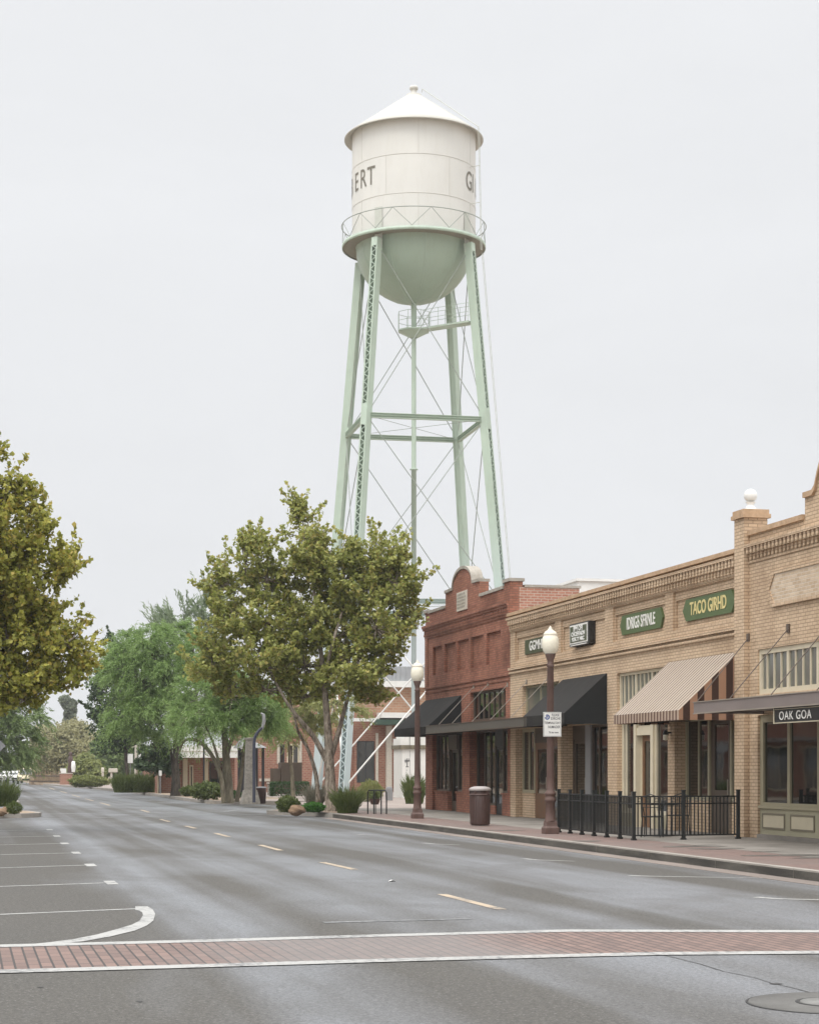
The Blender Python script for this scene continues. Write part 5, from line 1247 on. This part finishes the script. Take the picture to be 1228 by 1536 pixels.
# cars at the far end
def car(label, p, mat, suv=False):
    t_ = thing('parked_car', label, 'car', p, 'cars far up the street'); o = Vector(p); w = .88; H = 1.75 if suv else 1.45
    def shape(mb, prof, hw, m=0):
        n = len(prof); vs = [(o.x-hw(z), o.y+y, o.z+z) for y, z in prof] + [(o.x+hw(z), o.y+y, o.z+z) for y, z in prof]
        mb.add(vs, [tuple(range(n)), tuple(range(2*n-1,n-1,-1))] + [(i,(i+1)%n,n+(i+1)%n,n+i) for i in range(n)], m)
    body = [(-2.1,.35),(2.1,.35),(2.15,.7),(2.05,.95),(1.2,1.0),(-1.2,1.0),(-2.0,.92),(-2.15,.65)]
    mb = MB(); shape(mb, body, lambda z: w - (.06 if z < .5 else 0)); mb.build('body', mat, t_, bevel=.07)
    cab = [(-1.15,1.0),(1.9 if suv else 1.2,1.0),(1.7 if suv else .75,H),(-.6,H)]
    mb = MB(); shape(mb, cab, lambda z: w-.06-(z-1)*.35); mb.build('cabin', mat, t_, bevel=.05)
    mb = MB(); mb.add([(o.x+s_*.68, o.y-1.13-.01, o.z+1.05) for s_ in (-1,1)] + [(o.x+s_*.56, o.y-.68, o.z+H-.1) for s_ in (1,-1)], [(0,1,2,3)]); mb.build('windscreen', M['glass'], t_, solid=.01)
    for s_ in (-1, 1):
        mb = MB(); mb.add([(o.x+s_*.825, o.y-.95, o.z+1.05), (o.x+s_*.825, o.y+.95, o.z+1.05), (o.x+s_*.72, o.y+.7, o.z+H-.12), (o.x+s_*.72, o.y-.55, o.z+H-.12)], [(0,1,2,3)]); mb.build('side_window', M['glass'], t_, solid=.02)
        MB().box(o.x+s_*.62-.17, o.x+s_*.62+.17, o.y-2.17, o.y-2.08, o.z+.66, o.z+.80).build('headlight', M['bin_lid'], t_)
        for y_ in (-1.3, 1.3): MB().tube([(o.x+s_*.72, o.y+y_, o.z+.32), (o.x+s_*.90, o.y+y_, o.z+.32)], .32, 16).build('wheel', M['rubber'], t_)
    MB().box(o.x-.4, o.x+.4, o.y-2.19, o.y-2.1, o.z+.45, o.z+.62).build('grille', M['black'], t_)
    return t_
car('cream yellow SUV facing us at the far street end', G(38,1176.6), M['car_cream'], True)
for px, py, lab in ((22,1174.6,'white car just left of the cream SUV'),(10,1174.3,'white car second left from the cream SUV'),(-2,1174.6,'white car at the extreme left edge of the road')):
    car(lab, G(px, py), M['car_white'])

# ================================================================== TREES
make_tree('sycamore_tree', 'large olive leafed tree with pale trunk in the planter bed', 'tree', 66.0, (497,1219),
    [([(497,1222),(495,1170),(493,1120),(489,1060),(482,985),(470,880),(462,800)], .25, .02), ([(494,1140,.0),(506,1105,.2),(515,1070,.4),(535,1000,.9),(560,900,1.3),(570,830,1.5)], .13, .012),
     ([(492,1145),(470,1105,-.3),(446,1075,-.6),(425,1045,-.8),(395,980,.3),(370,880,.6)], .12, .012), ([(478,1216,.5),(474,1165,.5),(462,1125,.5),(447,1098,.3),(440,1070,0),(415,1000,.5),(340,930,1.2)], .10, .012),
     ([(486,1020),(500,960,-.8),(520,900,.2),(545,850,.6)], .08, .012)],
    [(459,808,30,44), (446,858,34,36), (480,850,38,45), (565,842,40,52), (590,876,30,46), (545,885,38,44), (515,870,24,50), (368,842,30,36), (400,870,30,34), (333,880,22,26), (350,930,40,36), (400,935,50,42), (470,930,58,50), (565,945,48,38), (520,950,40,40),
     (325,985,30,34), (385,990,52,40), (455,1000,56,42), (530,1000,50,38), (578,985,24,26), (400,1035,44,22), (545,1036,32,18), (465,1045,40,16), (350,1030,32,20), (303,1005,18,22), (590,925,26,24), (449,778,14,17), (373,815,14,16), (608,890,12,22)],
    M['leaf_olive'], M['bark_pale'], lsize=.145, boughs=23, per=52, br=.36, sprigs=17)
lt = make_tree('sycamore_tree', 'olive and gold leafed tree cut off by the left photo edge', 'tree', 48.0, (-95,1240),
    [([(-95,1240),(-93,1150),(-88,1080),(-75,980),(-60,860),(-50,720)], .24, .03), ([(-90,1110),(-50,1040,-.3),(0,980,.3),(60,900,.3)], .12, .012), ([(-88,1060),(-40,960,.5),(20,870,.7),(60,820,.8)], .1, .012), ([(-90,1080),(-140,980),(-170,860)], .1, .02)],
    [(-14,800,44,54), (2,748,20,40), (28,738,12,34), (-60,720,52,70), (42,834,36,40), (82,855,32,20), (112,851,17,13), (-14,880,66,66), (30,885,40,36), (48,935,46,40), (12,960,60,48), (98,964,25,24), (86,1008,40,22), (48,1025,42,22), (0,1020,62,40), (-70,900,80,90), (-130,880,80,110), (-60,1010,70,45), (116,1000,14,15), (-5,1055,34,18), (35,1050,30,14), (65,778,18,20)],
    M['leaf_gold'], M['bark_pale'], lsize=.13, boughs=19, per=60, br=.32, sprigs=20)
make_tree('mesquite_tree', 'bright green feathery mesquite with dark trunk on the far corner', 'tree', 104.0, (266,1196),
    [([(266,1198),(264,1150),(262,1100),(255,1050),(240,1000)], .24, .04), ([(264,1130),(280,1085),(295,1030)], .14, .03), ([(258,1197,.5),(260,1160,.4),(252,1110,.2),(225,1060)], .14, .03)],
    [(225,985,48,38), (280,985,50,36), (255,1020,64,44), (205,1025,48,40), (300,1030,44,38), (230,1070,56,36), (285,1075,52,32), (188,1000,28,34), (248,955,38,22), (198,1080,40,24), (215,965,30,22), (300,1000,36,34)],
    M['leaf_mesq'], M['bark_dark'], lsize=.20, boughs=26, per=440, br=.7, style='weep', twig=.02)
make_tree('mesquite_tree', 'green feathery mesquite with several pale leaning trunks', 'tree', 85.0, (340,1203),
    [([(342,1205),(341,1165),(338,1120),(335,1080),(330,1030)], .30, .05), ([(336,1204,-.4),(330,1160,-.4),(312,1125,-.3),(292,1110,-.3),(276,1112,-.2),(268,1130,-.2)], .13, .05), ([(355,1203,.6),(362,1160,.6),(368,1110,.4),(380,1070,.2)], .12, .04), ([(341,1130),(352,1095),(365,1060)], .12, .03), ([(330,1150,-.4),(318,1110,-.5),(300,1075,-.5)], .08, .02)],
    [(315,1050,48,34), (350,1045,46,34), (388,1062,38,28), (292,1072,42,28), (345,1078,48,26), (390,1088,30,22), (320,1018,32,24), (375,1030,30,24), (405,1050,24,22)],
    M['leaf_mesq'], M['bark_olive'], lsize=.17, boughs=24, per=460, br=.58, style='weep', twig=.018)
make_tree('palo_verde_tree', 'wispy pale green tree rising behind the mesquites', 'tree', 122.0, (300,1190),
    [([(300,1192),(298,1100),(292,1010),(288,950),(285,920)], .15, .02)],
    [(290,935,34,26), (268,945,22,20), (312,928,24,28), (285,975,36,24), (255,960,16,10)], M['leaf_wisp'], M['bark_olive'], lsize=.42, boughs=17, per=150, br=.85, style='wisp')
make_tree('willow_tree', 'pale yellow green feathery tree behind the sycamore trunk', 'tree', 96.0, (440,1197),
    [([(440,1199),(437,1150),(430,1100),(425,1060)], .13, .03)],
    [(430,1070,38,26), (465,1055,38,28), (405,1095,30,24), (455,1090,28,20), (500,1060,32,24)], M['leaf_pale'], M['bark_olive'], lsize=.26, boughs=17, per=320, br=.62, style='weep', twig=.015)
make_tree('ash_tree', 'dark green dense tree at the left of the mesquites', 'tree', 138.0, (191,1187),
    [([(191,1188),(190,1150),(186,1100),(178,1040),(172,990)], .2, .04), ([(189,1130),(170,1085),(158,1060)], .1, .03)],
    [(178,990,28,32), (160,1035,24,36), (190,1030,32,36), (170,1078,32,28), (200,1085,32,28), (150,1068,15,22), (165,1110,20,14), (215,1060,28,28), (195,1120,26,14)],
    M['leaf_dark'], M['bark_dark'], lsize=.25, boughs=24, per=110, br=.75, sprigs=2)
make_tree('ash_tree', 'small dark round tree under the bright mesquite crown', 'tree', 116.0, (240,1192), [([(240,1194),(239,1160),(236,1120)], .1, .03)],
    [(232,1120,22,24), (250,1130,22,22), (222,1140,18,18), (245,1150,20,14)], M['leaf_dark'], M['bark_dark'], lsize=.2, boughs=34, per=110, br=.5, sprigs=1)
make_tree('mesquite_tree', 'soft green tree at the left edge behind the olive tree', 'tree', 140.0, (-8,1188),
    [([(-8,1189),(-6,1150),(-2,1100)], .18, .04)],
    [(10,1085,34,32), (-10,1110,42,38), (25,1112,28,30), (0,1130,34,22), (38,1072,20,24), (-30,1070,36,36), (20,1050,22,20)], M['leaf_far_green'], M['bark_olive'], lsize=.34, boughs=24, per=420, br=.9, style='weep', twig=.02)
FG = 'trees at the far street end'
for lab, d, base, lobes, lf, ls, br_ in (
    ('broad tan green tree above the far hedge', 235, (105,1175), [(100,1118,34,28),(80,1128,28,26),(130,1125,30,26),(150,1140,20,20),(100,1150,44,18),(115,1102,26,16),(70,1110,14,16)], 'leaf_far_tan', .29, 1.7),
    ('grey green tree left of the broad tan tree', 265, (62,1174), [(62,1125,20,20),(45,1142,26,20),(70,1148,22,18),(20,1152,26,16),(66,1105,10,16)], 'leaf_far_grey', .45, 1.4),
    ('low pale grey tree line behind the far cars', 300, (15,1172), [(10,1156,28,14),(35,1158,22,12),(-15,1152,26,16)], 'leaf_far_grey', .5, 1.4),
    ('yellow lime shrub tree behind the far hedge', 196, (128,1176), [(128,1149,18,14),(118,1156,14,10),(140,1156,14,10)], 'leaf_lime', .30, .8),
    ('light green tree right of the lime tree', 205, (165,1176), [(165,1120,22,22),(180,1132,22,24),(152,1138,18,20),(170,1152,26,16),(192,1145,16,20)], 'leaf_far_green', .35, 1.1),
    ('dark green tree between the tan tree and the fence', 240, (78,1175), [(80,1156,20,12),(66,1164,16,9),(97,1160,18,10)], 'leaf_shrub', .36, .9),
    ('slim dark columnar tree behind the tan tree', 290, (105,1170), [(105,1062,6,12),(104,1078,7,12),(106,1094,8,12),(99,1052,6,6)], 'leaf_far_grey', .42, .7),
    ('small olive tree behind the cream SUV', 255, (42,1174), [(42,1156,13,10),(54,1160,12,9)], 'leaf_far_tan', .36, .8),
    ('grey green tree behind the white street sign', 230, (205,1175), [(205,1140,24,24),(225,1150,22,20),(190,1155,18,16)], 'leaf_far_grey', .4, 1.2)):
    make_tree('far_tree', lab, 'tree', d, base, [([(base[0],base[1]),(base[0]+2,base[1]-25),(lobes[0][0],lobes[0][1])], .16, .05)], lobes, M[lf], M['bark_olive'], lsize=ls, boughs=26, per=240, br=br_*.9, style='far', group=FG, z0=0)

# ================================================================== ACROSS THE STREET (outside the frame: seen in the shop windows)
def across(label, y0, y1, h, mat, sill, head, n):
    t_ = thing('brick_block', label, 'building', (-9.5, (y0+y1)/2, .15)); x_ = -9.5
    MB().box(x_-14, x_, y0, y1, .15, h).build('wall', M[mat], t_); MB().box(x_-14.1, x_+.12, y0, y1, h+.001, h+.15).build('coping', M['pale_stone'], t_)
    w_ = (y1-y0)/n
    for i in range(n):
        a, b = y0+w_*i+w_*.18, y0+w_*(i+1)-w_*.18
        for lo, hi in ((.5, 2.9), (sill, head)):
            mb = MB(); mb.box(x_+.001, x_+.10, a, a+.1, lo, hi); mb.box(x_+.001, x_+.10, b-.1, b, lo, hi); mb.box(x_+.001, x_+.10, a+.1, b-.1, lo, lo+.1); mb.box(x_+.001, x_+.10, a+.1, b-.1, hi-.1, hi); mb.box(x_+.001, x_+.08, (a+b)/2-.04, (a+b)/2+.04, lo+.1, hi-.1)
            o_ = mb.build('window', M['cream'], t_); MB().box(x_+.002, x_+.04, a+.05, b-.05, lo+.05, hi-.05).build('pane', M['glass'], o_)
    MB().box(x_+.001, x_+1.4, y0+.3, y1-.3, 3.1, 3.3).build('canopy', M['canopy_brown'], t_)
across('brown brick block across the street mirrored in the corner windows', 56, 92, 8.2, 'bb_brick', 4.2, 6.4, 8)
across('red brick block across the street mirrored in the cafe windows', 92.05, 128, 7.4, 'red_brick', 4.2, 6.0, 7)
across('tan brick block across the street mirrored in the red shop', 128.05, 175, 8.0, 'bb_brick2', 4.2, 6.4, 8)
make_tree('street_tree', 'leafy tree across the street mirrored in the shop windows', 'tree', 96.0, (-560,1200), [([(-560,1202),(-558,1130),(-555,1050)], .2, .05)],
    [(-560,1040,70,60), (-600,1070,50,40), (-515,1065,50,40), (-555,990,40,40)], M['leaf_shrub'], M['bark_olive'], lsize=.28, boughs=14, per=70, br=.8, sprigs=2)

# ================================================================== SHRUBS AND ROCKS
def at(px, py, z=.154): return G(px, py, z)
grass_clump('ornamental_grass', 'big dark green grass clump right of the sycamore trunk', 'grass clump', at(521,1220), .92, .62, M['leaf_grass'], 1700, .016, spread=.62)
grass_clump('sage_shrub', 'grey twiggy shrub left of the sycamore trunk', 'shrub', at(473,1213), 1.0, .5, M['leaf_sage'], 800, .018, spread=.55)
shrub('round_shrub', 'clipped round green shrub at the planter bed tip', 'shrub', at(432,1219), (.42,.42,.29), M['leaf_shrub'], .06, 3800)
shrub('low_shrub', 'low bright green shrub in front of the sycamore trunk', 'shrub', at(471,1219), (.42,.36,.18), M['leaf_bright'], .06, 2800)
shrub('leafy_shrub', 'light green shrub behind the dark grass clump', 'shrub', at(556,1203,.13), (.62,.5,.50), M['leaf_pale'], .10, 3200, upright=True)
grass_clump('ornamental_grass', 'green grass clump against the white kiosk', 'grass clump', at(621,1206,.13), 1.25, .7, M['leaf_grass'], 1100, .03, spread=.35)
def rock(label, c, R):
    t_ = thing('boulder', label, 'boulder', c); bm = bmesh.new(); bmesh.ops.create_icosphere(bm, subdivisions=3, radius=1)
    for v in bm.verts:
        n_ = 1 + .12*sin(v.co.x*3.1+c.x*7) + .1*sin(v.co.y*4.3+1+c.y) + .08*sin(v.co.z*5+v.co.x*4); v.co = Vector((v.co.x*R[0]*n_, v.co.y*R[1]*n_, v.co.z*R[2]*n_ + R[2]*.5))
    me = bpy.data.meshes.new('stone'); bm.to_mesh(me); bm.free()
    for p_ in me.polygons: p_.use_smooth = True
    link_mesh('stone', me, M['rock'], t_)
rock('tan boulder between the round shrub and low shrub', at(446,1219.3), (.29,.25,.17)); rock('small pale boulder in the left planter', at(12,1219), (.22,.2,.14)); rock('small brown rock at the left planter kerb', at(3,1221), (.18,.15,.12))
shrub('round_hedge', 'dark green trimmed hedge in front of the brick wall', 'hedge', (fx(434,104), 104, .13), (1.05,.5,.40), M['leaf_hedge'], .09, 4200, boxy=True)
shrub('leafy_shrub', 'rounded green shrub left of the mesquite trunks', 'shrub', at(312,1200), (.85,.7,.45), M['leaf_shrub'], .10, 3600)
shrub('leafy_shrub', 'small green shrub at the tip of the far corner bed', 'shrub', at(286,1195), (.62,.5,.30), M['leaf_shrub'], .10, 2400)
shrub('leafy_shrub', 'brownish green shrub behind the far corner bed', 'shrub', at(300,1188), (1.2,.9,.55), M['leaf_far_tan'], .12, 2600, upright=True)
for px, lab in ((186,'green grassy shrub at the left end of the far row'),(212,'green grassy shrub second in the far row'),(238,'green grassy shrub at the right end of the far row')):
    grass_clump('verge_shrub', lab, 'shrub', at(px,1189), 1.2, 1.15, M['leaf_shrub'], 1500, .045, 'grassy shrubs on the far verge', .5)
shrub('round_hedge', 'wide yellow green mounded hedge on the far corner', 'hedge', at(133,1181,.15), (1.75,.9,.50), M['leaf_lime'], .16, 4200)
grass_clump('ornamental_grass', 'green bushy clump in the left planter at the photo edge', 'grass clump', at(5,1210), 1.05, .85, M['leaf_grass'], 1700, .024, spread=.5)
shrub('low_shrub', 'small dry green shrub at the left planter tip', 'shrub', at(22,1222), (.27,.24,.21), M['leaf_shrub'], .06, 1700, upright=True)
shrub('low_shrub', 'low green plant behind the mesquite trunks', 'shrub', at(350,1199), (.5,.4,.22), M['leaf_hedge'], .08, 1600)

# ================================================================== AIR
hz = MB(); hz.box(-420, 460, -40, 460, -1.0, 48); ho = hz.build('haze', [], kind='stuff')
hm = bpy.data.materials.new('haze'); hm.use_nodes = True; hn = hm.node_tree; hn.nodes.clear()
ho_ = hn.nodes.new('ShaderNodeOutputMaterial'); hv = hn.nodes.new('ShaderNodeVolumePrincipled'); hn.links.new(hv.outputs[0], ho_.inputs['Volume'])
hv.inputs['Color'].default_value = (.93, .95, .97, 1); hv.inputs['Density'].default_value = .00032; hv.inputs['Anisotropy'].default_value = .2
ho.data.materials.append(hm)
